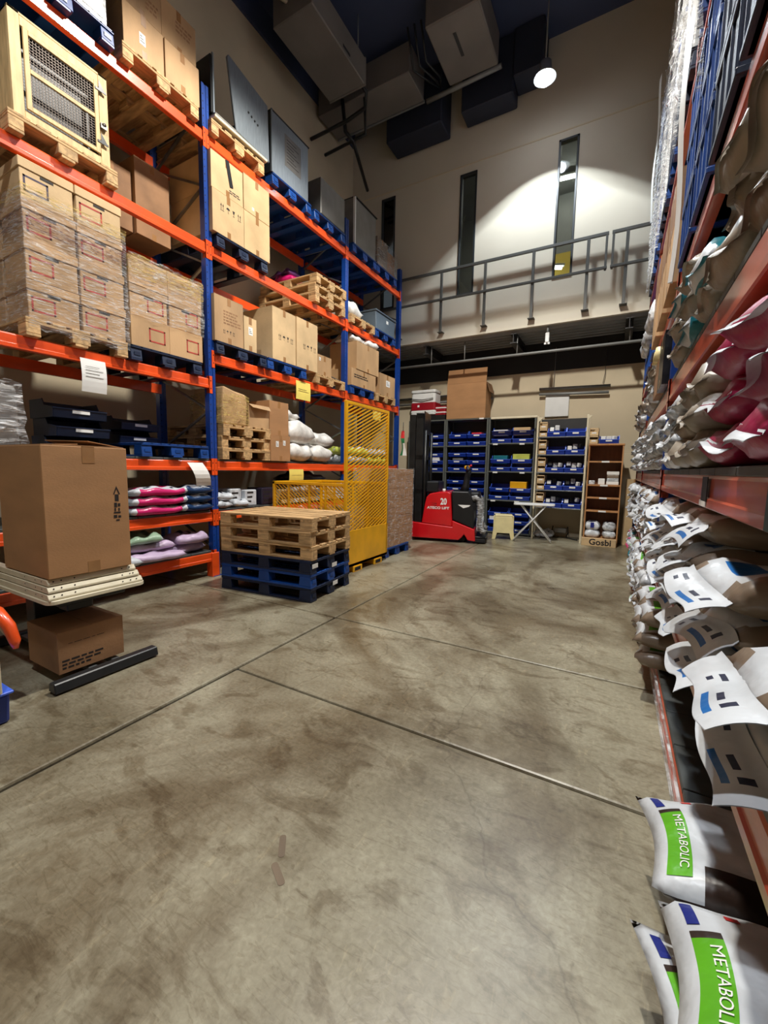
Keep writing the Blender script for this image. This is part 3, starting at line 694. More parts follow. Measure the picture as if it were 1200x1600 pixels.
carton(XG - .62, 2.46, T2, .4, .40, .62, 'dark carton deep in shadow right of the mesh crate, left one', 'carton_dark')
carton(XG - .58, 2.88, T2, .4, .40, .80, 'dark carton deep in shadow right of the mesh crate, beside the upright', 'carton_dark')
# level C: archive boxes
pallet('w', XG, 1.595, T3a, 'wooden pallet under the tall film wrapped stack of archive boxes')
rowz = [T3a + PH + .002 + .306 * k for k in range(4)]
rown = ['bottom', 'second', 'third', 'topmost']
for k in range(4):
    for c_, (ya, lr) in enumerate(((1.625, 'left'), (2.018, 'right'))):
        red = 'ink_violet' if (k == 3 and c_ == 0) else 'ink_red'
        lab = '%s archive box of the %s column in the tall wrapped stack, %s printed frame' % (rown[k], lr, 'violet' if red == 'ink_violet' else 'red')
        carton(XG - .02 + .008 * rnd.uniform(-1, 1), ya, rowz[k], .40, .385, .304, lab, 'carton_pale' if k == 3 else 'carton', [('frame', .08 if c_ == 0 else .08, .52 if c_ == 0 else .56, .20, .60, red)], 'archive boxes in the tall wrapped stack', lid=True, name='archive_box')
        carton(XG - .45, ya, rowz[k], .40, .385, .304, '%s row archive box behind the %s column, its dark side facing left' % (rown[k], lr), 'carton', [], 'archive boxes in the tall wrapped stack', lid=True, name='archive_box')
wrap(XG - .87, XG - .005, 1.615, 2.412, T3a + .06, rowz[3] + .07, 'clear stretch film around the tall archive box stack', 'film', 5, amp=.009)
wrap(XG - .865, XG - .004, 1.62, 2.408, rowz[3] + .0, rowz[3] + .10, 'yellowed film band near the top of the tall stack', 'film_gold', 6, amp=.008)
wrap(XG - .868, XG - .002, 1.618, 2.410, rowz[2] + .08, rowz[2] + .20, 'violet tinted film band across the tall archive box stack', 'film_violet', 7, amp=.006)
pallet('d', XG, 2.425, T3a, 'dark blue pallet under the lower wrapped box stack beside the upright')
for k, (h_, z) in enumerate(((.29, T3a + PH), (.29, T3a + PH + .292), (.26, T3a + PH + .584))):
    for c_, (ya, lr) in enumerate(((2.44, 'left'), (2.845, 'right'))):
        carton(XG - .015 + .01 * rnd.uniform(-1, 1), ya, z + .002, .42, .40, h_, '%s box of the %s column in the lower wrapped stack' % (('bottom', 'middle', 'top')[k], lr), 'carton', [] if k == 2 else [('frame', .45 if c_ == 0 else .5, .88, .25, .72, 'ink_red')], 'boxes in the lower wrapped stack', lid=k == 1, tape=False)
wrap(XG - .46, XG - .002, 2.432, 3.25, T3a + PH + .28, T3a + PH + .86, 'stretch film around the lower box stack by the upright', 'film', 9)
wrap(XG - .46, XG - .001, 2.432, 3.255, T3a + PH + .66, T3a + PH + .86, 'yellowed film cap over the lower box stack', 'film_gold', 10)
# level D first bay
pallet('b', XG - .02, 2.50, T4, 'bright blue empty pallet on the waist high shelf by the white paper')

# ---- stackable bins
def bin_mesh(w=.40, d=.42, h=.19):
    b = MB(); t = .006; f = h * .48
    side = [(-d, 0), (0, 0), (.012, f), (-d * .32, h * .62), (-d * .42, h), (-d, h)]
    b.prism(side, 'y', 0, t); b.prism(side, 'y', w - t, w)
    b.box(-d, 0, t, w - t, 0, t); b.box(-d, -d + t, t, w - t, 0, h)
    b.prism([(-t, 0), (0, 0), (.014, f), (.006, f)], 'y', t, w - t)
    return b
def bin_rim(w=.40, d=.42, h=.19):
    b = MB(); f = h * .48
    b.bar((.014, 0, f), (.014, w, f), .012, .010); b.bar((.014, .0, f), (-d * .32, 0, h * .62), .012, .008); b.bar((.014, w, f), (-d * .32, w, h * .62), .012, .008)
    b.bar((-d * .32, 0, h * .62), (-d * .42, 0, h), .010, .008); b.bar((-d * .32, w, h * .62), (-d * .42, w, h), .010, .008); return b
binp = {}
def bin_(x, y, z, w, h, label, rz=0.0, group=None, d=.40, mat='bin_blue'):
    k = (w, h, d, mat)
    if k not in binp:
        o = thing('picking_bin', label, 'bin', (x, y, z), rz, group)
        bin_mesh(w, d, h).build('bin_body', mat, o, .002); bin_rim(w, d, h).build('rim', 'rim_blue' if mat == 'bin_blue' else mat, o)
        MB().box(.006, .016, w * .34, w * .66, h * .26, h * .46).build('label_card', 'paper', o); binp[k] = o
    else: o = copy_tree(binp[k]); o.location = (x, y, z); o.rotation_euler = (0, 0, rz); tag(o, label, 'bin', group)
    if group is None and 'group' in o: del o['group']
    return o
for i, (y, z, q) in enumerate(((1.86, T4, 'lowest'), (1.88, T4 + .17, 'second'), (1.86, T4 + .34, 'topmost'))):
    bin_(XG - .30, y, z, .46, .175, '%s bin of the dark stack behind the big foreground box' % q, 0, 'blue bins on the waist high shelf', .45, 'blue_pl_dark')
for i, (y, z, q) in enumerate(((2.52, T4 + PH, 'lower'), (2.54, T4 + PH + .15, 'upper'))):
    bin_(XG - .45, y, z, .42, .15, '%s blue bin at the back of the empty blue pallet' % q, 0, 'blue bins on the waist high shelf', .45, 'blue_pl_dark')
t = thing('wrapped_carton', 'grey film wrapped block behind the big foreground box, far left', 'package', (-3.55, .72, T4 - .02))
MB().box(-.75, .0, 0, .55, 0, .45).build('block_body', 'steel_dull', t, .03, seg=3)
wrap(-4.32, -3.53, .70, 1.28, T4, T4 + .45, 'wrinkled clear film on the grey block, far left', 'film_heavy', 21, amp=.016)
# level E first bay: flat bags lying sideways (long side to the aisle)
for k in range(3):
    z = T5 + .10 * k
    bag(XG - .20, 2.36 + .02 * k, z, .60, .40, .095, 'hotpink', '%s pink and white bag on the knee high shelf' % ('lowest', 'middle', 'topmost')[k], rz=-PI / 2, seed=11, group='pink bags on the knee high shelf')
    bag(XG - .20, 2.95, z + .002, .40, .40, .095, 'navy', '%s navy and white bag on the knee high shelf by the upright' % ('lowest', 'middle', 'topmost')[k], rz=-PI / 2, seed=12, group='navy bags on the knee high shelf')
    bag(XG - .25, 1.80, z, .50, .40, .095, 'silver', '%s silver bag left of the pink bags' % ('lowest', 'middle', 'topmost')[k], rz=-PI / 2, seed=13, group='silver bags on the knee high shelf')
# level F first bay
bag(XG - .22, 2.36, T6, .58, .42, .10, 'lilac', 'lowest lilac bag on the bottom shelf with dark script', rz=-PI / 2 - .15, seed=21)
bag(XG - .28, 2.88, T6, .42, .42, .12, 'lilac', 'lower right lilac bag on the bottom shelf beside the upright', rz=-PI / 2 + .2, seed=22)
bag(XG - .24, 2.90, T6 + .12, .40, .40, .12, 'lilac', 'upper right lilac bag with dark top by the upright', rz=-PI / 2 - .1, seed=23)
bag(XG - .30, 2.38, T6 + .10, .5, .42, .10, 'lilac', 'middle lilac bag under the mint coloured bag', rz=-PI / 2 - .1, seed=24)
bag(XG - .28, 2.25, T6 + .20, .5, .38, .09, 'mint', 'crumpled mint green bag on top of lilac bags', rz=-PI / 2 - .25, seed=25, rough_=.02)
bag(XG - .10, 2.02, T6, .4, .34, .10, 'white', 'white bag slumped at the left of the bottom shelf', rz=-PI / 2, seed=26)

# second bay, top level: cabinets
pallet('w', XG, 3.43, T1, 'wooden pallet under the leaning black and steel cabinets')
t = thing('display_cabinet', 'black open cabinet lying on pale frames, top level', 'cabinet', (XG, 3.46, T1 + PH))
MB().box(-1.05, .03, 0, .80, .02, .055).build('pale_frame', 'cream_m', t, .006)
MB().box(-1.05, .0, .03, .78, .075, .105).build('pale_frame', 'steel_dull', t, .006)
MB().box(-.95, -.06, .02, .06, .11, .72).box(-.95, -.92, .06, .76, .11, .72).box(-.95, -.06, .72, .76, .11, .60).box(-.95, -.06, .02, .76, .11, .13).build('cabinet_body', 'black_m', t, .005)
MB().bar((-.055, .05, .12), (-.055, .05, .74), .02, .015).build('edge_trim', 'steel', t)
s_ = thing('steel_door', 'stainless steel door panel leaning against the black cabinet', 'door', (XG + .005, 3.62, T1 + PH + .10), 0, None, rx=-.06, ry=0.0)
MB().prism([(.16, 0), (.70, 0), (.64, .66), (.02, .74), (0, .70)], 'x', -.03, 0).build('door_panel', 'steel', s_, .006)
for k in range(4): MB().tube([(0, .33 + .05 * k, .34 - .012 * k), (.008, .33 + .05 * k, .34 - .012 * k)], .012, 8).build('vent_hole', 'black_m', s_)
pallet('b', XG, 4.38, T1, 'blue pallet on the top beam under the shiny steel cabinet')
t = thing('steel_cabinet', 'shiny stainless steel cabinet with a paper sheet on its front', 'cabinet', (XG - .02, 4.37, T1 + PH))
MB().box(-.7, 0, 0, .74, 0, .74).build('cabinet_body', 'black_m', t, .006)
MB().box(.0, .012, .02, .74, .0, .74).build('door_panel', 'steel', t, .004)
MB().box(.0, .018, 0, .018, 0, .76).build('edge_trim', 'steel', t); MB().box(-.7, .02, 0, .76, .74, .755).build('top_plate', 'black_m', t, .003)
MB().box(.012, .014, .25, .58, .22, .62).build('notice_sheet', 'steel_dull', t)
nb = MB()
for k in range(8): nb.box(.014, .0146, .29, .29 + .24 - .05 * (k % 3), .28 + .04 * k, .288 + .04 * k)
nb.build('notice_text', 'ink', t)
pallet('b', XG, 5.26, T1, 'blue pallet on the top beam under the open grey box')
t = thing('steel_box', 'grey steel box with its bright lid propped open, top level', 'box', (XG - .02, 5.42, T1 + PH))
MB().box(-.6, 0, 0, .02, 0, .54).box(-.6, 0, .62, .64, 0, .54).box(-.6, -.58, .02, .62, 0, .54).box(-.02, 0, .02, .62, 0, .54).box(-.58, -.02, .02, .62, 0, .02).build('box_body', 'steel_dull', t, .003)
MB().box(-.61, -.585, .02, .66, .50, .80).build('lid', 'steel', t, .003)
MB().box(-.62, -.60, .63, .70, .45, .82).build('lid_edge', 'white_p', t)
MB().box(-.1, .014, -.004, .645, -.002, .02).build('base_trim', 'black_m', t)
pallet('b', XG, 6.30, T1, 'blue pallet on the top beam under the grey cabinet, third bay')
pallet('b', XG, 7.12, T1, 'blue pallet on the top beam nearest the back wall')
t = thing('grey_cabinet', 'tall grey cabinet with white left edge, third bay top', 'cabinet', (XG - .02, 6.36, T1 + PH))
MB().box(-.7, 0, 0, .72, 0, .76).build('cabinet_body', 'steel_dull', t, .006); MB().box(-.02, .02, -.012, .012, 0, .76).build('edge_trim', 'white_p', t)
MB().box(-.7, .02, .0, .74, .76, .775).build('top_plate', 'black_m', t)
carton(XG - .02, 7.14, T1 + PH, .5, .40, .50, 'dim film wrapped carton by the grey cabinet, top level', 'ply', [('text', .1, .4, .02, 3)])
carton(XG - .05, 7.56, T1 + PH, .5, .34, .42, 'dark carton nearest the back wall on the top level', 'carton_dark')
wrap(XG - .54, XG + .0, 7.13, 7.92, T1 + PH, T1 + PH + .46, 'torn film over the two dim cartons on the top level', 'film', 31)
# second bay, level B
pallet('d', XG, 3.475, T2, 'dark blue pallet under pale cartons right of the first upright')
zb = T2 + PH + .002
carton(XG, 3.415, zb, .75, .46, .465, 'large pale carton with row of handling symbols beside the upright', 'carton_pale', [('sym', .24, .60, .062, 4)])
carton(XG, 3.88, zb, .75, .43, .46, 'pale carton with small tape tear, lower right of four', 'carton_pale')
carton(XG - .01, 3.415, zb + .467, .75, .46, .40, 'pale carton with black strap and scribble, upper left of four', 'carton_pale', [('text', .55, .15, .012, 2)])
MB().bar((XG - .005, 3.64, zb + .867), (XG - .005, 3.70, zb + .60), .05, .004, 0, (1, 0, 0)).build('black_strap', 'black_m')
C.objects['black_strap']['label'] = 'black strap hanging over the pale upper left carton'; C.objects['black_strap']['category'] = 'strap'
carton(XG, 3.88, zb + .462, .75, .43, .42, 'pale carton with a small white sticker, upper right of four', 'carton_pale', [('label', .3, .12, .035, .035)])
g1 = ('bottom', 'middle', 'top')
for k in range(3):
    pallet('w', XG + .01 * (-1) ** k, 5.26 + .015 * k, T2 + PH * k, '%s wooden pallet of the stack topped with pink bags' % g1[k], 'wooden pallets stacked under the pink bags')
zt = T2 + 3 * PH
bag(XG - .55, 5.52, zt, .5, .34, .13, 'foilpurple', 'shiny pink and purple bag on the high pallet stack', rz=.1, seed=31, rough_=.02)
bag(XG - .60, 5.52, zt + .13, .5, .34, .10, 'purple', 'purple bag lying on the shiny pink bag', rz=-.1, seed=32, rough_=.02)
bag(XG - .30, 5.82, zt, .4, .30, .10, 'teal', 'teal crumpled bag on the high pallet stack', rz=.2, seed=33, rough_=.02)
bag(XG - .75, 5.86, zt, .5, .34, .14, 'black', 'dark wrapped bag at the back of the high pallet stack', rz=0, seed=34, rough_=.02)
# third bay, level B
pallet('w', XG, 6.27, T2, 'wooden pallet in the third bay under the white wrapped sack', None)
bag(XG - .05, 6.52, T2 + PH, .7, .46, .26, 'sack', 'pale sack bulging over the third bay wooden pallet', rz=0, seed=41, rough_=.03, name='sack', cat='sack')
bag(XG - .35, 6.85, T2 + PH, .8, .75, .50, 'black', 'heap of black sheeting in the third bay upper level', rz=0, seed=42, rough_=.05, name='black_sheeting', cat='sheeting')
pallet('b', XG, 7.12, T2, 'blue pallet under the slate grey plastic tub')
t = thing('plastic_tub', 'slate grey plastic tub with small white sticker on blue pallet', 'tub', (XG - .02, 7.12, T2 + PH))
MB().prism([(.03, 0), (.77, 0), (.80, .33), (0, .33)], 'x', -.62, 0).build('tub_body', 'grey_p', t, .012)
MB().box(-.64, .02, -.015, .815, .33, .36).build('rim', 'grey_p', t, .006); MB().box(.0, .003, .42, .50, .20, .26).build('sticker', 'paper', t)
# second bay, level C
pallet('d', XG, 3.435, T3b, 'dark blue pallet under the scribbled carton, second bay')
pallet('b', XG, 4.26, T3b, 'blue pallet under the twin tall cartons')
pallet('w', XG, 5.285, T3b, 'wooden pallet under the little carton, second bay')
zb = T3b + PH + .002
carton(XG - .01, 3.415, zb, .6, .43, .53, 'worn carton with lines of black print beside the upright', 'carton', [('text', .3, .42, .018, 5, 'carton_dark'), ('sym', .28, .22, .035, 4)])
carton(XG - .02, 3.865, zb, .5, .21, .42, 'narrow carton with a white label right of the worn carton', 'carton_pale', [('label', .35, .48, .07, .10)])
carton(XG, 4.345, zb, .85, .465, .70, 'left of the twin tall cartons with handling symbols', 'carton_pale', [('sym', .25, .42, .06, 4)])
carton(XG, 4.835, zb, .85, .485, .71, 'right of the twin tall cartons with handling symbols', 'carton_pale', [('sym', .30, .42, .06, 4)])
carton(XG - .02, 5.35, zb, .45, .36, .31, 'little carton with taped top on the second bay wooden pallet', 'carton', [('label', .1, .7, .04, .05)])
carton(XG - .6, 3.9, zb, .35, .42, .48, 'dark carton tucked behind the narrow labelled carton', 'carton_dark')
# third bay, level C
pallet('b', XG, 6.27, T3b, 'blue pallet under two stacked cartons, third bay')
carton(XG, 6.28, zb, .6, .84, .30, 'low wide carton with round print, third bay', 'carton', [('text', .1, .5, .02, 2)])
carton(XG + .01, 6.43, zb + .303, .6, .78, .49, 'bulky carton with tape, stacked on the low wide carton', 'carton')
bag(XG - .05, 6.62, zb + .80, .45, .42, .12, 'sack', 'left white film bundle on the bulky third bay carton', seed=51, rough_=.03, name='film_bundle', cat='bundle')
bag(XG + .0, 7.02, zb + .80, .45, .42, .12, 'sack', 'right white film bundle on the bulky third bay carton', seed=52, rough_=.03, name='film_bundle', cat='bundle')
pallet('w', XG, 7.16, T3b, 'wooden pallet under the square labelled carton, nearest the back wall')
carton(XG - .01, 7.30, zb, .6, .64, .42, 'square brown carton with white label nearest the back wall', 'carton', [('label', .40, .45, .16, .12)])
# second bay, level D
for k in range(3):
    pallet('w', XG - .02 + .012 * (-1) ** k, 3.485 + .01 * k, T4 + PH * k, '%s wooden pallet of the short stack on the waist high shelf' % g1[k], 'wooden pallets stacked on the waist high shelf')
zt = T4 + 3 * PH
t = thing('wrapped_sack_box', 'crumpled brown carton in shiny film on three wooden pallets', 'package', (XG - .02, 3.50, zt))
MB().prism([(0, 0), (.38, 0), (.40, .28), (.37, .40), (.20, .42), (.03, .46), (-.01, .2)], 'x', -.55, 0).build('carton_body', 'carton', t, .02, seg=2)
wrap(XG - .58, XG - .01, 3.49, 3.90, zt, zt + .38, 'shiny wrinkled film on the crumpled brown carton', 'film_gold', 41, amp=.016)
carton(XG - .02, 3.91, zt, .5, .37, .30, 'brown carton with loose flaps beside the film wrapped one', 'carton', tape=False)
MB().add([(XG - .02, 3.92, zt + .30), (XG - .02, 4.28, zt + .30), (XG + .03, 4.27, zt + .24), (XG + .05, 3.93, zt + .25)], [(0, 1, 2, 3)]).build('loose_flap', 'carton', None)
lf = C.objects['loose_flap']; lf['label'] = 'loose flap of brown card drooping over its carton'; lf['category'] = 'cardboard'
carton(XG - .0, 4.29, T4, .5, .39, .36, 'lower brown carton with two white stickers beside white sacks', 'carton_big', [('label', .25, .55, .055, .08), ('label', .62, .62, .05, .07)])
carton(XG - .02, 4.29, T4 + .362, .5, .38, .47, 'tall brown carton standing on the stickered carton', 'carton_big')
for (x_, y_, z_, l_, w_, t_, lab, sd) in ((0, 4.98, T4, .8, .56, .28, 'lower left white woven sack', 61), (-.03, 5.02, T4 + .27, .8, .62, .36, 'upper left bulging white woven sack', 62), (0, 5.52, T4, .8, .52, .28, 'lower right white woven sack', 63),
                                         (-.05, 5.62, T4 + .26, .8, .50, .22, 'upper right white woven sack', 64), (-.12, 4.88, T4 + .62, .6, .36, .14, 'small white bundle on top of the woven sacks', 65)):
    bag(XG + x_, y_, z_, l_, w_, t_, 'sack', lab, seed=sd, rough_=.022, group='white woven sacks', name='woven_sack', cat='sack')
k = 0
for y_ in (6.45, 6.85, 7.25, 7.65):
    for j, zn in enumerate(('lime', 'silver') if y_ > 7 else ('silver', 'lime')):
        bag(XG - .1 + .02 * j, y_, T4 + .15 * j, .5, .38, .15, zn, '%s of the %s pair of bags seen through the tall yellow mesh' % (('lower one', 'upper one')[j], ('first', 'second', 'third', 'fourth')[k]), seed=70 + k, rough_=.02, group='bags behind the yellow mesh')
    k += 1
# second bay, level E
for i, (y_, z_, zn, lab) in enumerate(((3.55, 0, 'silver', 'lower silver white pack right of the first upright'), (3.55, .10, 'white', 'middle white pack right of the first upright'), (3.82, 0, 'white', 'lower white pack behind the wooden pallets'))):
    bag(XG - .05, y_, T5 + z_, .4, .27, .10, zn, lab, seed=80 + i)
for i, (y_, w_, h_, m_, lab) in enumerate(((3.70, .19, .24, 'b_silver', 'grey film wrapped pack left of the white pack'), (3.93, .20, .22, 'b_white', 'white film wrapped pack with small print'), (4.20, .26, .24, 'b_darkpack', 'plum black wrapped pack beside the yellow cage'))):
    t = thing('wrapped_pack', lab, 'package', (XG - .15 + .03 * i, y_, T5 + (.0 if i != 0 else .0)))
    MB().box(-.3, 0, 0, w_, 0, h_).build('pack_body', m_, t, .015, seg=2)
    pm = MB()
    for r_ in range(3): pm.box(0, .001, .03, w_ * .5 + .02 * r_, .05 + .06 * r_, .075 + .06 * r_)
    pm.build('pack_print', 'ink', t)
for i in range(6):
    y_ = 4.55 + .27 * i
    carton(XG - .05, y_, T5, .4, .25, .20 + .03 * (i % 3), 'white printed carton number %s behind the low yellow mesh, counted from the left' % ('one', 'two', 'three', 'four', 'five', 'six')[i], 'b_white' if i % 2 else 'carton_pale', [('text', .12, .3, .02, 2)], 'cartons behind the low yellow mesh')
bag(XG - .1, 5.35, T5 + .26, .6, .7, .18, 'black', 'black bag heap under the shelf behind the yellow cage', seed=91, rough_=.03)
# paper sheets on the beams
def sheet(x, y0, y1, z0, z1, label, mat='paper', skew=0.0, bend=.02, lines=4):
    t = thing('paper_sheet', label, 'sign', (x, y0, z0)); w = y1 - y0; h = z1 - z0; mb = MB(); n = 6; vs = []
    for k in range(n + 1):
        u = k / n; o = bend * math.sin(u * PI)
        vs += [(o, skew * (1 - u), h * u), (o, w + skew * (1 - u), h * u)]
    vs2 = [(v[0] + .0012, v[1], v[2]) for v in vs]
    fs = [(2 * k, 2 * k + 1, 2 * k + 3, 2 * k + 2) for k in range(n)]
    mb.add(vs, [f[::-1] for f in fs]); mb.add(vs2, fs); mb.build('sheet', mat, t)
    if lines:
        q = MB()
        for k in range(lines): q.box(bend + .003, bend + .0036, w * .15, w * (.85 - .15 * (k % 2)), h * (.45 + .1 * k), h * (.465 + .1 * k))
        q.build('sheet_print', 'b_darkpack' if mat == 'paper_y' else 'steel_dull', t)
    return t
sheet(-4.262, 1.99, 2.20, 2.02, 2.315, 'white printed sheet hanging from the orange beam under the tall stack')
sheet(-4.262, 3.02, 3.22, 1.13, 1.40, 'white curled sheet hanging beside the upright over navy bags', skew=.11, lines=0, bend=.05)
sheet(-4.262, 4.86, 5.19, 2.39, 2.66, 'yellow sheet on the beam under the twin tall cartons', 'paper_y', lines=2, bend=.006)
sheet(-4.262, 4.70, 5.02, 1.17, 1.335, 'yellow sheet on the waist high beam above the low yellow mesh', 'paper_y', lines=1, bend=.006)
sheet(-4.262, 7.10, 7.40, 2.33, 2.56, 'small yellow sheet on the beam above the tall yellow mesh', 'paper_y', lines=1, bend=.006)

# ------------------------------------------------------------------ floor: stack of six pallets
A5 = math.radians(5.2)
nm6 = ('lowest', 'second lowest', 'third from the floor')
for k in range(3):
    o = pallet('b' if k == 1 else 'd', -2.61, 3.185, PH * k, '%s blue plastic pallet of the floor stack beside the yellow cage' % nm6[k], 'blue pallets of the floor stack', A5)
for k in range(3):
    j = (-1) ** k * .006
    o = pallet('w', -2.61 + j, 3.19 + j, PH * (3 + k), '%s wooden pallet of the floor stack, on the blue ones' % g1[k], 'wooden pallets of the floor stack', A5 + math.radians((.4, -.5, .6)[k]))
# white wrapping bits are left inside; small label plates on the blue pallets
for k, (z, u) in enumerate(((.34, .40), (.40, .02), (.13, .42))):
    Rm = Matrix.Rotation(A5, 4, 'Z')
    p = Rm @ Vector((.003, u, 0)) + Vector((-2.61, 3.185, 0))
    o = MB().box(0, .002, 0, .10, 0, .045).build('label_plate', 'paper'); o.location = (p.x, p.y, z - .05); o.rotation_euler = (0, 0, A5)
    tag(o, ('small white plate on the middle block of the second blue pallet', 'small white plate at the near corner of the top blue pallet', 'small white plate on the middle block of the lowest blue pallet')[k], 'label')

# ------------------------------------------------------------------ yellow man cage
cg = thing('safety_cage', 'bright yellow work cage with a tall slanted bar mesh side', 'cage', (-2.95, 4.29, 0))
CW, CD, CH, CB = 1.10, 1.25, 2.20, .08      # along the aisle, deep, high
for y in (0, CW - .04):
    MB().box(-.04, 0, y, y + .04, CB, CH).build('tall_post', 'yellow', cg, .004)
    MB().box(-CD, -CD + .04, y, y + .04, CB, 1.17).build('low_post', 'yellow', cg, .004)
MB().box(-.04, 0, .04, CW - .04, CH - .04, CH).build('top_rail', 'yellow', cg, .004)
MB().box(-.012, 0, .02, CW - .02, CB, .56).build('kick_panel', 'yellow', cg, .003)
MB().box(-CD, 0, 0, CW, CB, CB + .04).build('cage_floor', 'yellow', cg, .003)
def diag(y0, y1, z0, z1, sp, slope, w=.009):
    mb = MB(); t = z0 - abs(slope) * (y1 - y0)
    t = math.floor(t / sp) * sp
    while t < z1 + abs(slope) * (y1 - y0):
        # line z = t + slope*(y-y0)
        pts = []
        for (a, b) in ((y0, t), (y1, t + slope * (y1 - y0))):
            pts.append([a, b])
        (a0, b0), (a1, b1) = pts
        def clip(a0, b0, a1, b1):
            if slope > 0:
                if b0 < z0: a0 += (z0 - b0) / slope; b0 = z0
                if b1 > z1: a1 -= (b1 - z1) / slope; b1 = z1
            else:
                if b0 > z1: a0 += (z1 - b0) / slope; b0 = z1
                if b1 < z0: a1 -= (b1 - z0) / slope; b1 = z0
            return a0, b0, a1, b1
        a0, b0, a1, b1 = clip(a0, b0, a1, b1)
        if a1 - a0 > .01 and a0 >= y0 - 1e-6 and a1 <= y1 + 1e-6: mb.bar((-.006, a0, b0), (-.006, a1, b1), w, .004, 0, (1, 0, 0))
        t += sp
    return mb
diag(.04, CW - .04, .56, CH - .04, .047, .42, .019).build('slanted_bars', 'yellow', cg)['kind'] = 'stuff'
for y, s in ((.0, 1), (CW - .04, -1)):
    MB().box(-CD, -.04, y, y + .04, 1.13, 1.17).build('side_rail', 'yellow', cg, .004)
    MB().box(-CD, -.04, y, y + .03, .60, .63).build('middle_rail', 'yellow', cg, .004)
    for x_ in (-.35, -.62, -.98): MB().box(x_, x_ + .03, y + .005, y + .03, CB, 1.13).build('stile', 'yellow', cg, .003)
    for q in ((CB, .60), (.63, 1.13)):
        d_ = diag(.04, CD - .02, q[0], q[1], .050, .75, .015); d_.v = [(-v[1], y + .02 + v[0], v[2]) for v in d_.v]
        d_.build('side_bars', 'yellow', cg)['kind'] = 'stuff'
        if q[0] > .6:
            d_ = diag(.04, CD - .02, q[0], q[1], .045, -.75, .007); d_.v = [(-v[1] , y + .028 + v[0], v[2]) for v in d_.v]
MB().box(-CD, -CD + .04, 0, CW, 1.13, 1.17).build('back_rail', 'yellow', cg, .004)
for y in (.18, .72):
    MB().prism([(y, 0), (y + .18, 0), (y + .18, CB), (y, CB)], 'x', -CD, -.0).build('fork_pocket', 'yellow', cg, .003)
    MB().box(.0, .012, y - .02, y + .20, .0, .075).build('pocket_plate', 'yellow', cg, .002)
    MB().box(.012, .0135, y + .02, y + .16, .015, .06).build('pocket_opening', 'hole', cg)
ch = MB()
for k in range(30): ch.box(.004, .012, CW - .03 + .006 * (k % 2), CW - .018 + .006 * (k % 2), 1.2 - k * .022, 1.215 - k * .022)
ch.build('safety_chain', 'steel', cg)['kind'] = 'stuff'
wrap(-3.95, -3.25, 4.50, 5.2, .2, .8, 'crumpled clear film lying inside the yellow cage', 'film', 52, amp=.03)

# ------------------------------------------------------------------ stack of brown cartons on a blue pallet
pallet('b', -3.0, 5.44, 0, 'blue pallet on the floor under tightly wrapped brown cartons')
for k in range(4):
    for j in range(6 if k % 2 == 0 else 3):
        n_ = 6 if k % 2 == 0 else 3; w_ = .96 / n_
        carton(-3.02, 5.44 + j * w_, PH + .003 + k * .305, .5, w_ - .004, .302, 'brown carton, %s from the left, %s row of the wrapped floor stack' % (('first', 'second', 'third', 'fourth', 'fifth', 'last')[j] if n_ == 6 else ('first', 'second', 'last')[j], ('bottom', 'second', 'third', 'top')[k]), 'carton_big',
               [('text', .2, .3, .02, 3, 'carton_dark')], 'cartons of the wrapped floor stack', tape=False)
wrap(-3.6, -3.012, 5.43, 6.405, PH, 1.37, 'clear film around the brown carton stack beside the cage', 'film', 61, amp=.006)

# ------------------------------------------------------------------ foreground left: adjustable table, frames, big carton
tb = thing('lift_table', 'adjustable table with pale rounded top and black foot bars', 'table', (-2.83, 1.10, 0))
def rrect(x0, x1, y0, y1, r, n=5):
    p = []
    for cx, cy_, a0 in ((x1 - r, y1 - r, 0), (x0 + r, y1 - r, PI / 2), (x0 + r, y0 + r, PI), (x1 - r, y0 + r, 1.5 * PI)):
        for k in range(n + 1): a = a0 + PI / 2 * k / n; p.append((cx + r * math.cos(a), cy_ + r * math.sin(a)))
    return p
MB().prism(rrect(-1.35, 0, -.02, .56, .05), 'z', .535, .56).build('tabletop', 'cream_m', tb, .003)
MB().prism([(-.045, .01), (.045, .01), (.03, .07), (-.03, .07)], 'y', -.03, .60).build('foot_bar', 'black_m', tb, .006)
MB().prism([(-1.145, .01), (-1.055, .01), (-1.07, .07), (-1.13, .07)], 'y', -.03, .60).build('foot_bar', 'black_m', tb, .006)
for y in (.20, .34): MB().box(-1.06, -.03, y, y + .05, .025, .055).build('cross_bar', 'galv', tb, .003)
MB().box(-.64, -.52, .10, .46, .055, .52).build('column', 'black_m', tb, .005)
MB().box(-1.2, -.12, .08, .48, .48, .535).build('under_frame', 'black_m', tb, .005)
MB().box(-.30, -.18, .15, .30, .42, .48).build('motor_box', 'black_p', tb, .006)
for y in (.0, .57): MB().lathe([(0, 0), (.02, 0), (.02, .012), (0, .012)], 10, 0, (0, y)).build('levelling_foot', 'rubber', tb)
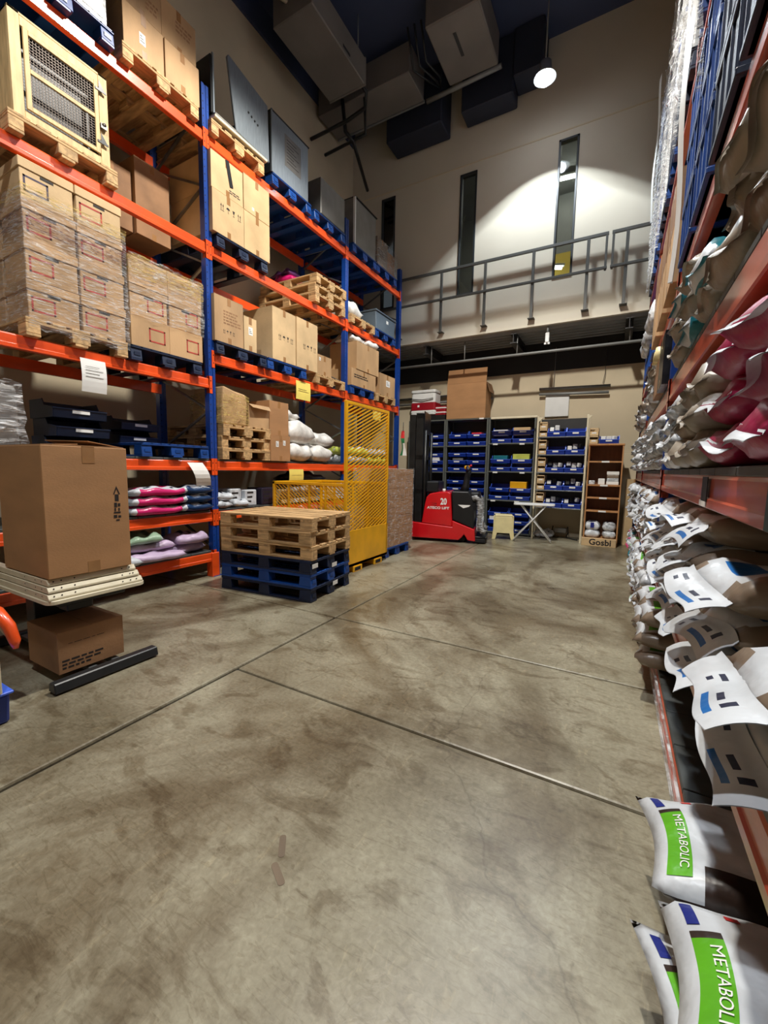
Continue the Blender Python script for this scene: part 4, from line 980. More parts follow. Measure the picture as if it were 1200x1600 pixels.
for k in range(3):
    t = thing('drilled_frame', '%s cream metal frame with drilled holes under the big carton' % ('lowest', 'middle', 'topmost')[k], 'frame', (-2.84 - .015 * k, 1.09 + .006 * k, .561 + .041 * k), 0, 'cream frames under the big carton')
    pr = [(0, 0), (.0, .012), (-.018, .036), (-.06, .036), (-.06, .0)]
    MB().prism(pr, 'y', .0, .55 - .02 * k).build('side_rail', 'cream_m', t, .002)
    MB().box(-1.2, -.06, .0, .05, 0, .036).build('side_rail', 'cream_m', t, .002); MB().box(-1.2, -.06, .49 - .02 * k, .54 - .02 * k, 0, .036).build('side_rail', 'cream_m', t, .002)
    hm = MB()
    for y in (.03, .07, .14, .42, .47, .51 - .02 * k): hm.tube([(-.006, y, .024), (-.0035, y, .0245)], .004, 8)
    for x_ in (-.08, -.16, -.3): hm.tube([(x_, -.001, .02), (x_, -.0005, .02)], .004, 8)
    hm.build('drilled_holes', 'hole', t)
bc = thing('cardboard_box', 'big open brown carton with vertical arrow mark in the foreground', 'box', (-2.86, 1.105, .686))
bw, bd, bh = .475, .60, .785
b_ = MB(); tt = .006
b_.box(-tt, 0, 0, bw, 0, bh).box(-bd, -bd + tt, 0, bw, 0, bh).box(-bd + tt, -tt, 0, tt, 0, bh).box(-bd + tt, -tt, bw - tt, bw, 0, bh).box(-bd + tt, -tt, tt, bw - tt, 0, tt)
b_.build('carton_body', 'carton_big', bc, .003)
def flap(p0, p1, p2, p3): MB().add([p0, p1, p2, p3] + [(a, b, c + .005) for a, b, c in (p0, p1, p2, p3)], [(0, 3, 2, 1), (4, 5, 6, 7), (0, 1, 5, 4), (1, 2, 6, 5), (2, 3, 7, 6), (3, 0, 4, 7)]).build('top_flap', 'carton_big', bc)
flap((-bd, .003, bh), (0, .003, bh), (-.02, .20, bh + .012), (-bd + .02, .20, bh + .015))
flap((-.02, bw - .004, bh), (-bd, bw - .004, bh), (-bd + .02, bw - .22, bh + .05), (-.06, bw - .20, bh + .035))
flap((-.003, .06, bh + .002), (-.003, bw - .02, bh + .002), (-.26, bw - .03, bh - .03), (-.26, .05, bh - .03))
MB().box(0, .0015, .21, .28, bh - .10, bh).build('tape', 'tape', bc); MB().box(0, .0015, .21, .28, 0, .07).build('tape', 'tape', bc)
im = MB(); yy = .40
def ip(*pts): im.add([(.0012, yy + a, bh + b) for a, b in pts], [tuple(range(len(pts)))])
ip((-.022, -.30), (0, -.245), (.022, -.30), (.014, -.30), (0, -.265), (-.014, -.30)); ip((-.012, -.345), (.012, -.345), (.012, -.30), (-.012, -.30))
for a, b, c, d in ((-.018, -.385, .0, -.355), (.004, -.38, .02, -.36), (-.022, -.425, .02, -.415), (-.018, -.41, -.008, -.39), (.006, -.41, .016, -.39), (-.024, -.455, -.002, -.435), (.004, -.455, .022, -.44), (-.01, -.475, .012, -.465)):
    ip((a, b), (c, b), (c, d), (a, d))
im.build('arrow_mark', 'ink', bc)
sc = carton(-2.90, 1.14, .072, .40, .385, .265, 'small dark brown open carton on the table foot', 'carton_dark', [('text', .05, .10, .012, 3), ('text', .15, .68, .003, 1)], tape=False)
# blue tub, leaning panel and padded strap at the left edge
t = thing('storage_tub', 'blue plastic tub cut off at the left picture edge', 'tub', (-2.72, .60, 0))
MB().prism([(-.33, .0), (.0, .0), (.03, .17), (-.36, .17)], 'y', 0, .24).build('tub_body', 'bin_blue', t, .015, seg=2)
MB().box(-.38, .045, -.01, .25, .17, .185).build('rim', 'rim_blue', t, .004)
hm = MB()
for k in range(4): hm.tube([(.02, .20 - .03 * k, .185), (.02, .20 - .03 * k, .187)], .006, 8)
hm.build('rim_holes', 'b_swoosh', t)
tag(MB().box(-2.70, -2.66, .30, .80, .19, .60).build('upright_board', 'cream_m', None, .004), 'pale upright panel standing in the blue tub at the left edge', 'panel')
t = thing('padded_strap', 'orange and tan padded strap drooping at the left edge', 'strap', (-2.90, .87, .35))
MB().tube([(-.25, -.06, .22), (-.10, -.03, .235), (.02, .0, .21), (.10, .02, .14), (.13, .03, .06), (.135, .03, .02)], [.03, .032, .032, .03, .026, .012], 10).build('strap_shell', 'orange', t)
MB().tube([(-.22, -.05, .20), (-.10, -.02, .20), (.0, .015, .16), (.07, .035, .09), (.10, .04, .03)], [.03, .032, .03, .026, .016], 10).build('strap_lining', 'carton_pale', t)
# chipped tape on the floor
t = thing('floor_tape', 'two pale scraps of tape stuck on the foreground floor', 'tape', (-.97, 1.02, 0))
for a, b, rz in ((0, 0, -.9), (.06, -.085, -.5)):
    MB().prism(rrect(-.045, .045, -.012, .012, .01, 3), 'z', 0, .0012).build('tape_scrap', 'ply', t).location = (a, b, 0)
    t.children[-1].rotation_euler = (0, 0, rz)

# ------------------------------------------------------------------ red stacker truck
fk = thing('stacker_truck', 'red and black electric stacker truck numbered 20', 'forklift', (-3.42, 7.16, 0), math.radians(13))
MB().prism([(.0, .06), (.93, .055), (.98, .10), (1.03, .17), (1.10, .06), (1.24, .045), (1.22, .27), (.80, .42), (.80, .30), (.0, .36)], 'y', 0, .80).build('chassis', 'red', fk, .015, seg=2)
MB().prism([(.22, .35), (.80, .30), (.80, .42), (.76, .93), (.70, .955), (.52, .945), (.36, .91), (.30, .84), (.27, .70)], 'y', .01, .79).build('battery_cover', 'red', fk, .02, seg=3)
MB().prism([(.80, .44), (1.20, .28), (1.20, .60), (1.16, .86), (1.08, .97), (.77, .97), (.80, .60)], 'y', .015, .785).build('motor_cover', 'black_p', fk, .02, seg=2)
MB().prism([(.90, .72), (1.13, .72), (1.10, .69), (1.00, .66)], 'y', .008, .016).build('white_sticker', 'paper', fk)
vg = MB()
for k in range(3): vg.add([(.38, .0085, .74 - .035 * k), (.50, .0085, .72 - .035 * k), (.50, .0085, .733 - .035 * k)], [(0, 1, 2)])
vg.build('vent_slits', 'ink', fk)
text('20', .165, 'paper', fk, (.63, .007, .765), (PI / 2, 0, 0), 'fleet_number', scale=(.72, 1, 1), bold=.006)
text('ATECO LIFT', .062, 'paper', fk, (.53, .007, .645), (PI / 2, 0, 0), 'maker_lettering', scale=(1.25, 1, 1), bold=.002)
MB().box(1.20, 1.44, .08, .72, .09, .13).build('rider_platform', 'black_p', fk, .01)
MB().box(1.22, 1.42, .04, .76, .02, .09).build('platform_frame', 'rubber', fk, .01)
for y in (.06, .70):
    MB().tube([(1.16, y, .84), (1.22, y, .86), (1.28, y, .82), (1.30, y, .62), (1.30, y, .34), (1.36, y, .24), (1.42, y, .22)], .055, 10).build('side_guard', 'film_heavy', fk)
    MB().tube([(1.16, y, .84), (1.22, y, .86), (1.28, y, .82), (1.30, y, .62), (1.30, y, .34), (1.36, y, .24), (1.42, y, .22)], .038, 10).build('guard_core', 'steel_dull', fk)
MB().box(1.24, 1.36, .12, .66, .22, .44).build('wrapped_cushion', 'b_silver', fk, .03, seg=3)
MB().box(1.10, 1.28, .10, .70, .76, .96).build('padding', 'black_p', fk, .04, seg=3)
MB().tube([(.96, .40, .94), (1.00, .40, 1.05), (1.02, .40, 1.25), (1.05, .40, 1.36)], [.09, .07, .055, .05], 12).build('tiller_arm', 'black_p', fk)
MB().tube([(1.05, .24, 1.36), (1.02, .32, 1.42), (1.02, .48, 1.42), (1.05, .56, 1.36)], .03, 10).build('tiller_handle', 'b_ink', fk)
MB().box(.96, 1.06, .34, .44, 1.38, 1.45).build('yellow_grip', 'yellow', fk, .015); MB().tube([(1.06, .37, 1.44), (1.10, .37, 1.46)], .02, 8).build('red_button', 'red', fk)
MB().tube([(.60, .25, .94), (.60, .25, 1.0)], .03, 10).build('key_switch', 'white_p', fk)
MB().box(.28, .52, .06, .74, .93, 1.14).build('hydraulic_unit', 'black_p', fk, .02)
MB().tube([(.98, .10, .07), (.98, .22, .07)], .07, 16).tube([(.98, .60, .07), (.98, .72, .07)], .07, 16).build('drive_wheel', 'rubber', fk)
# mast
for y in (.06, .70):
    MB().box(.06, .20, y, y + .05, .08, 2.42).build('mast_rail', 'mast', fk, .004)
    MB().box(-.08, .04, y + .055 if y < .3 else y - .055, y + .10 if y < .3 else y - .01, .10, 2.40).build('inner_rail', 'mast', fk, .004)
    MB().tube([(.24, y + .03, .3), (.24, y + .03, 2.1)], .03, 10).build('lift_cylinder', 'mast', fk)
for z in (2.32, 1.55, .9): MB().box(.06, .20, .06, .75, z, z + .09).build('mast_crossbar', 'mast', fk, .004)
MB().box(.20, .22, .10, .72, 2.05, 2.46).build('mast_screen', 'black_pack', fk, .004)
MB().box(-.12, -.08, .05, .76, .10, .55).build('fork_carriage', 'mast', fk, .004)
for y in (.12, .56): MB().prism([(-.08, .05), (-.08, .5), (-.12, .5), (-.12, .09), (-1.1, .06), (-1.1, .05)], 'y', y, y + .13).build('fork', 'mast', fk, .004)
for k in range(4): MB().tube([(.10 + .02 * k, .40 + .03 * k, 2.3), (.12 + .02 * k, .4 + .03 * k, 1.1)], .01, 6).build('hydraulic_hose', 'rubber', fk)
t = thing('hanging_flag', 'small red, white and green flag hanging beside the truck mast', 'flag', (-3.56, 7.05, 1.62))
M['flag_green'] = mk('flag_green', (30, 120, 70), .6, .05)
vs = []; fs = []; n = 10
for k in range(n + 1):
    u = k / n; wdt = .03 + .09 * (1 - u); z = .46 * u
    vs += [(-wdt * .5 + .02 * math.sin(5 * u), .02 * math.sin(7 * u), z), (.0 + .012 * math.sin(6 * u), -.012, z), (wdt * .6, .02 * math.cos(6 * u), z)]
for k in range(n): fs += [(3 * k, 3 * k + 1, 3 * k + 4, 3 * k + 3), (3 * k + 1, 3 * k + 2, 3 * k + 5, 3 * k + 4)]
mi = []
for k in range(n): mi += [1 if k > 6 else 0, 1 if k > 6 else (2 if k < 5 else 0)]
mb = MB(); mb.add(vs, fs, mi, True); mb.build('cloth', ['flag_green', 'b_red', 'paper'], t)
MB().tube([(0, 0, .44), (0, 0, .62)], .006, 6).build('cord', 'black_m', t)

# ------------------------------------------------------------------ back wall: three grey shelving units with bins
def shelf_unit(x0, x1, yf, lv, label, dep=.45, mat='grey_m', htop=2.49):
    t = thing('shelving_unit', label, 'shelving', (x0, yf, 0)); w = x1 - x0
    for a in (0, w - .035):
        MB().box(a, a + .035, 0, .035, 0, htop).build('post', mat, t, .003); MB().box(a, a + .035, dep - .035, dep, 0, htop).build('post', mat, t, .003)
    for z in lv: MB().box(.002, w - .002, -.004, dep, z - .028, z).build('shelf', mat, t, .003)
    MB().box(.01, w - .01, dep - .012, dep - .008, .05, htop).build('back_sheet', 'grey_m2', t)
    MB().box(.004, .007, .036, dep - .036, .05, htop - .03).box(w - .007, w - .004, .036, dep - .036, .05, htop - .03).build('side_sheet', 'grey_m2', t)
    for a in (0, w - .035): MB().box(a - .01, a + .045, -.01, .045, 0, .02).build('foot', 'rubber', t)
    return t
YS = 8.93
U = [(-4.36, -3.44), (-3.43, -2.47), (-2.46, -1.49)]
lvs = [[.05, .72, 1.32, 1.90, 2.49], [.05, .72, 1.33, 1.905, 2.49], [.05, .745, 1.355, 1.95, 2.49]]
for (a, b), lv, lab in zip(U, lvs, ('grey shelving unit behind the stacker truck mast, mostly hidden', 'grey shelving unit of blue bins with the tall open carton on top', 'grey shelving unit of blue bins left of the cream rack')):
    shelf_unit(a, b, YS, lv, lab)
def fill(u, levels, cols, hb, where, contents=()):
    x0, x1 = U[u]; w = (x1 - x0 - .12) / 2 - .015
    for li, nrow in levels:
        z = lvs[u][li]
        for c_ in cols:
            for r_ in range(nrow):
                bin_(x0 + .06 + c_ * (w + .03) + (rnd.uniform(-.008, .008)), YS + .05, z + .001 + r_ * hb, w, hb - .006,
                     '%s blue bin, row %s up, %s, %s' % (('left', 'right')[c_], ('one', 'two', 'three')[r_], ('floor level', 'second level', 'third level', 'top level')[li], where), -PI / 2, 'blue bins of the ' + where, .36)
# bins face -y: local +x front -> rotate -90deg: local y -> +x
fill(0, ((1, 2), (2, 3), (3, 2)), (1,), .165, 'unit behind the truck mast')
fill(1, ((0, 3), (1, 3), (2, 3), (3, 2)), (0, 1), .165, 'unit under the tall carton')
fill(2, ((0, 3), (1, 2), (2, 2), (3, 2)), (0, 1), .17, 'unit left of the cream rack')
pk = {}
def packet(x, y, z, w, d, h, mat, label, group, rz=0.0, name='packet', cat='packet', rx=0.0):
    k = (round(w, 3), round(d, 3), round(h, 3), mat)
    if k not in pk: pk[k] = MB().box(-w / 2, w / 2, -d / 2, d / 2, 0, h).build(name, mat, None, .008, seg=2); o = pk[k]
    else: o = pk[k].copy(); C.objects.link(o)
    o.location = (x, y, z); o.rotation_euler = (rx, 0, rz); return tag(o, label, cat, group)
for (x, z, w, h, m_, lab) in ((-2.22, 2.17, .30, .06, 'paper', 'white packet in the top left bin of the unit beside the cream rack'), (-1.78, 2.17, .34, .10, 'carton_pale', 'pale orange packets in the top right bin beside the cream rack'),
                              (-2.20, 1.57, .30, .12, 'b_teal', 'teal packets in the third level left bin beside the cream rack'), (-1.77, 1.58, .34, .14, 'b_lime', 'lime and white pack in the third level right bin beside the cream rack'),
                              (-1.80, .98, .34, .16, 'yellow', 'yellow and red box in the second level right bin beside the cream rack'), (-2.22, .30, .32, .08, 'paper', 'white box in the floor level left bin beside the cream rack'),
                              (-3.15, 1.56, .24, .07, 'steel_dull', 'grey packet in a third level left bin under the tall carton'), (-2.74, 2.14, .22, .05, 'b_red', 'red packet in the top right bin under the tall carton'), (-3.68, 1.58, .18, .08, 'paper', 'white rolls in a bin behind the truck mast')):
    packet(x, YS + .16, z - .06, w, .2, h + .06, m_, lab, None)
for i, (x, z) in enumerate(((-2.62, 2.49), (-2.26, 2.475), (-1.72, 2.475), (-2.30, 1.935), (-1.75, 1.935), (-2.28, 1.34), (-1.72, 1.34), (-2.30, .73), (-1.8, .73))):
    tag(MB().box(x - .05, x + .05, YS - .012, YS - .006, z - .026, z + .004).build('shelf_label', 'paper'), 'small white label strip number %s on the grey shelving fronts' % ('one', 'two', 'three', 'four', 'five', 'six', 'seven', 'eight', 'nine')[i], 'label', 'label strips on grey shelving')
# tall carton with flap
t = thing('tall_carton', 'tall plain brown carton with raised flap on the grey shelving', 'box', (-3.43, YS + .0, 2.492))
MB().box(0, .88, 0, .42, 0, .76).build('carton_body', 'carton_big', t, .004)
MB().add([(0, 0, .76), (.88, 0, .76), (.90, -.03, 1.05), (.04, -.03, 1.05), (0, .006, .76), (.88, .006, .76), (.90, -.024, 1.05), (.04, -.024, 1.05)], [(0, 1, 2, 3), (7, 6, 5, 4), (0, 4, 5, 1), (1, 5, 6, 2), (2, 6, 7, 3), (3, 7, 4, 0)]).build('raised_flap', 'carton_big', t)
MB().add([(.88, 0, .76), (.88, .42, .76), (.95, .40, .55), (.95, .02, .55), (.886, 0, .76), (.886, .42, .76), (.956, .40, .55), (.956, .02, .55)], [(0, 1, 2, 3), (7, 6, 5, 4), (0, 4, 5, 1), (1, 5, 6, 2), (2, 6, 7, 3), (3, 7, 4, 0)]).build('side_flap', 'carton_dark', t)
# coolers
for i, (x, lab, w) in enumerate(((-4.32, 'white and red cooler with white lid on top of the mast side unit', .62), (-3.98, 'dark red cooler base with white stripes beside the white lidded cooler', .52))):
    t = thing('cooler', lab, 'cooler', (x, YS + .05 * i - .02, 2.62 if not i else 2.60))
    MB().prism(rrect(0, w, 0, .38, .05, 3), 'z', 0, .10).build('base', 'white_p' if i == 0 else 'cooler_red', t, .01)
    MB().prism(rrect(.0, w, .0, .38, .05, 3), 'z', .10, .27 if not i else .20).build('red_body', 'cooler_red', t, .008)
    MB().prism(rrect(-.006, w + .006, -.006, .386, .05, 3), 'z', .05, .075).build('stripe', 'white_p', t)
    if i == 0:
        MB().prism(rrect(.01, w - .01, .01, .37, .05, 3), 'z', .27, .48).build('white_body', 'white_p', t, .01)
        MB().prism(rrect(0, w, 0, .38, .05, 3), 'z', .49, .56).build('lid', 'white_p', t, .015)
        MB().tube([(.05, -.02, .36), (.3, -.03, .33), (.57, -.02, .36)], .012, 8).build('handle', 'steel_dull', t); MB().box(.18, .23, -.012, 0, .17, .22).build('badge', 'paper', t, .004)
    else: MB().prism(rrect(-.006, w + .006, -.006, .386, .05, 3), 'z', .15, .175).build('stripe', 'white_p', t)
tag(MB().box(-4.34, -3.46, YS, YS + .42, 2.492, 2.60).build('dark_board', 'black_p', None, .006), 'black flat case under the two red coolers', 'case')
# cream rack
YW = 8.68
cr2 = thing('cream_rack', 'cream framed rack with five shelves of blue and cardboard bins', 'shelving', (-1.435, YW, 0)); wr = .92
for a in (0, wr - .035):
    for y in (0, .40): MB().box(a, a + .035, y, y + .035, 0, 2.44).build('post', 'cream_m', cr2, .004)
MB().box(0, wr, 0, .035, 2.42, 2.46).build('top_bar', 'cream_m', cr2, .006)
MB().box(.02, wr - .02, .40, .405, .66, 2.42).build('back_sheet', 'grey_m2', cr2)
for sx in (0, wr): MB().prism([(0, 0), (.09, 0), (0, -.09)], 'y', .002, .03).build('gusset', 'cream_m', cr2).location = (.03 if sx == 0 else wr - .03, 0, 2.42); cr2.children[-1].scale = (1 if sx == 0 else -1, 1, 1)
WL = (.66, 1.005, 1.35, 1.695, 2.04)
for z in WL: MB().box(.03, wr - .03, -.004, .40, z - .02, z).build('shelf', 'galv', cr2, .003)
def card_bin(x, y, z, w, h, label, group=None):
    t = thing('cardboard_bin', label, 'bin', (x, y, z), 0, group)
    MB().box(0, w, 0, .005, 0, h * .55).box(0, .005, 0, .3, 0, h).box(w - .005, w, 0, .3, 0, h).box(0, w, .295, .3, 0, h).box(0, w, 0, .3, 0, .005).build('bin_body', 'carton_pale', t)
    MB().box(0, w, 0, .006, h * .86, h).build('front_strip', 'carton_pale', t); MB().box(w * .25, w * .75, -.002, 0, h * .28, h * .45).build('label_card', 'paper', t)
    return t
ln = ('lowest', 'second', 'middle', 'fourth', 'top')
for i, z in enumerate(WL):
    for r_ in range(2): card_bin(-1.39, YW + .03, z + .001 + .145 * r_, .15, .143, '%s cardboard bin on the %s shelf of the cream rack' % (('lower', 'upper')[r_], ln[i]), 'cardboard bins of the cream rack')
    for c_ in range(2):
        bin_(-1.235 + .34 * c_, YW + .02, z + .001, .33, .175, '%s blue bin on the %s shelf of the cream rack' % (('left', 'right')[c_], ln[i]), -PI / 2, 'blue bins of the cream rack', .36)
        for q in range(3):
            if (i, c_) in ((4, 1), (3, 0)): continue
            packet(-1.17 + .34 * c_ + .09 * q, YW + .14 + .03 * (q % 2), z + .09 + .02 * ((q + i) % 3), .075, .05, .08 + .02 * (q % 2), ('paper', 'white_p', 'black_p', 'b_silver')[(q + i + c_) % 4],
                   '%s small packet in the %s blue bin, %s shelf of the cream rack' % (('left', 'middle', 'right')[q], ('left', 'right')[c_], ln[i]), 'packets in the cream rack bins', rz=.5 * q, rx=.2 * (q - 1))
# bookcase
YK = 8.62
bk = thing('bookcase', 'narrow reddish wooden bookcase beside the cream rack', 'bookcase', (-.485, YK, 0)); wk = .57; hk = 1.86
MB().box(0, .022, 0, .32, 0, hk).build('side', 'teak', bk, .002); MB().box(wk - .022, wk, 0, .32, 0, hk).build('side', 'teak', bk, .002)
MB().box(-.005, wk + .01, -.01, .33, hk, hk + .03).build('top_board', 'teak', bk, .003); MB().box(.02, wk - .02, .31, .318, 0, hk).build('back_board', 'teak_d', bk)
KL = (.14, .66, .905, 1.14, 1.575)
for z in KL: MB().box(.022, wk - .022, 0, .31, z - .028, z).build('shelf', 'teak', bk, .002)
for z in KL[1:]: MB().box(wk * .40, wk * .62, -.003, 0, z - .028, z + .002).build('shelf_label', 'paper', bk)
t = thing('product_tray', 'low wooden coloured tray box with bold black lettering, under the bookcase', 'box', (-.50, YK - .10, 0))
MB().box(0, .57, 0, .09, 0, .145).build('tray_body', 'carton_pale', t, .003)
text('Gosbi', .155, 'ink', t, (.31, -.001, .075), (PI / 2, 0, 0), 'tray_lettering', bold=.004)
for r_ in range(2): card_bin(-.49, YK + .02, hk + .031 + .145 * r_, .15, .143, '%s cardboard bin standing on the bookcase' % ('lower', 'upper')[r_], 'cardboard bins on the bookcase')
bin_(-.325, YK + .02, hk + .031, .32, .15, 'blue bin with white packets on top of the bookcase', -PI / 2, None, .28)
for q in range(3): packet(-.26 + .09 * q, YK + .12, hk + .10, .08, .05, .07, 'paper', '%s white packet in the blue bin on the bookcase' % ('left', 'middle', 'right')[q], 'white packets on the bookcase', rz=.4 * q)
for i, (x, z, w, h, m_, lab) in enumerate(((-.40, 1.142, .10, .07, 'b_silver', 'small silver pack on the bookcase third shelf, left'), (-.24, 1.142, .11, .11, 'paper', 'white upright pack on the bookcase third shelf, middle'), (-.06, 1.142, .20, .06, 'paper', 'lowest flat pack of the pile on the bookcase third shelf'),
                                     (-.06, 1.203, .19, .06, 'b_silver', 'second flat pack of the pile on the bookcase third shelf'), (-.06, 1.264, .19, .06, 'b_brown', 'third flat pack of the pile on the bookcase third shelf'), (-.06, 1.325, .20, .06, 'paper', 'topmost flat pack of the pile on the bookcase third shelf'))):
    packet(x, YK + .12, z, w, .16, h, m_, lab, None)
bag(-.34, YK + .02, .142, .26, .26, .14, 'white', 'lower white bag in the bottom of the bookcase', rz=-PI / 2, seed=101, rough_=.006)
bag(-.34, YK + .03, .28, .26, .25, .16, 'white', 'upper white bag with blue mark in the bottom of the bookcase', rz=-PI / 2, seed=102, rough_=.006)
MB().box(-.37, -.31, YK + .012, YK + .016, .33, .43).build('blue_mark', 'b_swoosh').parent = None
bmk = C.objects['blue_mark']; tag(bmk, 'blue square tag on the upper white bag in the bookcase', 'tag')
bag(-.06, YK + .02, .142, .26, .22, .14, 'silver', 'lower grey bag in the bottom right of the bookcase', rz=-PI / 2, seed=103, rough_=.006); bag(-.06, YK + .03, .28, .26, .22, .16, 'silver', 'upper grey bag in the bottom right of the bookcase', rz=-PI / 2, seed=104, rough_=.006)
# board on the wall, leaning panel, stool, folding table
tag(MB().box(-1.41, -.95, YB - .05, YB - .01, 2.50, 2.96).build('white_board', 'white_p', None, .01), 'square white board on the back wall above the cream rack', 'board')
t = thing('leaning_panel', 'tall pale sheet leaning on the back wall beside the bookcase', 'panel', (.10, YB - .22, 0), 0, None, rx=-.10)
MB().box(0, .24, 0, .02, 0, 1.75).build('sheet', 'wall', t, .003)
carton(.16, 8.98, 0, .22, .30, 1.25, 'upright brown carton between bookcase and right rack', 'carton_pale', rz=-PI / 2)
st = thing('step_stool', 'small cream plastic step stool in front of grey shelving', 'stool', (-1.935, 8.42, 0), math.radians(14))
sw, sh = .205, .49
MB().prism([(-.165, sh), (.165, sh), (.175, sh - .03), (-.175, sh - .03)], 'y', -.13, .13).build('seat', 'cream', st, .008)
for s in (-1, 1):
    MB().prism([(-.168, sh - .03), (.168, sh - .03), (.215, 0), (.15, 0), (.12, .13), (-.12, .13), (-.15, 0), (-.215, 0)], 'y', s * .15 - .012, s * .15 + .012).build('leg_panel', 'cream', st, .004)
    MB().prism([(.13, sh - .03), (-.13, sh - .03), (-.16, 0), (-.11, 0), (-.09, .12), (.09, .12), (.11, 0), (.16, 0)], 'x', s * .185 - .010, s * .185 + .010).build('side_panel', 'cream', st, .004)
ft = thing('folding_table', 'small white folding table with crossed legs', 'table', (-1.36, 8.40, 0), math.radians(8))
MB().prism(rrect(-.37, .37, -.20, .20, .05), 'z', .715, .745).build('tabletop', 'white_p', ft, .006)
for y in (-.15, .15):
    MB().tube([(-.36, y, .012), (.22, y, .715)], .012, 8).build('leg', 'white_p', ft); MB().tube([(.34, y * .8, .012), (-.24, y * .8, .715)], .012, 8).build('leg', 'white_p', ft)
MB().tube([(.32, -.12, .04), (.32, .12, .04)], .009, 8).tube([(-.34, -.15, .04), (-.34, .15, .04)], .009, 8).build('crossbar', 'white_p', ft)
t = thing('extension_reel', 'grey socket box with black leads on the floor under the cream rack', 'power strip', (-.95, 9.25, 0))
MB().box(-.12, .12, -.05, .05, .10, .20).build('socket_box', 'steel_dull', t, .01)
for s in (-1, 1): MB().tube([(s * .14, -.06, .24), (s * .16, -.06, .12), (s * .12, -.10, .03), (s * .28, -.22, .012), (s * .35, -.25, .012)], .012, 6).build('lead', 'rubber', t)
bag(-1.25, 9.0, 0, .3, .4, .14, 'silver', 'crumpled grey bag on the floor behind the folding table legs', rz=-PI / 2, seed=111, rough_=.02)

# ------------------------------------------------------------------ right rack (its empty is turned round so that its front faces the aisle)
XRK, YR0 = .29, 8.30
rr = thing('pallet_rack', 'long blue and red-orange rack of bagged goods along the right side', 'storage rack', (XRK, YR0, 0), PI)
ry_ = (0.0, 1.85, 4.60, 7.90)                      # local y (world Y = 8.30 - y)
for i, y in enumerate(ry_):
    for xx, nm in ((0, 'upright_post'), (-.97, 'rear_post')):
        o = link(nm, um, rr)
        o.location = (xx, y, 0); o.scale = (1, 1, 1.25)
    z = .35
    while z < 6.2:
        MB().bar((-.06, y, z), (-.95, y, z + .42), .03, .02, 0).build('brace', 'galv', rr); MB().bar((-.95, y, z + .42), (-.06, y, z + .84), .03, .02, 0).build('brace', 'galv', rr); z += .84
RZ = [(.03, .115), (.575, .12), (1.245, .12), (1.885, .13), (2.61, .13), (4.08, .13), (5.45, .13)]
for b in range(3):
    for z, h in RZ: beam(rr, 0, ry_[b], ry_[b + 1], z, 'orange_r', 1, h)
    for z, h in RZ[:4]:
        y = ry_[b] + .06
        while y < ry_[b + 1] - .1:
            w = min(.30, ry_[b + 1] - .06 - y); MB().box(-.96, -.01, y, y + w - .006, z + h, z + h + .028).build('deck_panel', 'deck', rr, .003); y += .30
for y in (1.80, 4.55): MB().box(-.05, .03, y, y + .10, 0, .34).build('post_guard', 'orange', rr, .006)
MB().box(.0, .012, 4.72, 7.2, .05, .15).build('film_strip', 'film_heavy', rr)
MB().box(.001, .004, 6.33, 6.43, 1.27, 1.36).build('beam_sticker', 'black_p', rr); MB().box(.001, .004, 6.30, 6.42, 1.250, 1.272).build('beam_sticker', 'paper', rr)
MB().box(.001, .005, 7.12, 7.6, 1.25, 1.36).build('beam_sticker', 'flag_green_dark', rr)
RT = [z + h + .03 for z, h in RZ]
def rbag(Y, z, L, Wd, T, zones, label, out=.08, rz=0.0, seed=1, group=None, rough_=.010, ry=0.0, tab=0.0):
    return bag(XRK - out + tab * .6, Y, z, L, Wd, T, zones, label, PI + rz, seed, group, ry=ry, rough_=rough_, tab=tab)
near = ('nearest', 'second nearest', 'third', 'fourth', 'fifth', 'sixth', 'seventh', 'eighth')
lay = ('lowest', 'second', 'third', 'fourth', 'top')
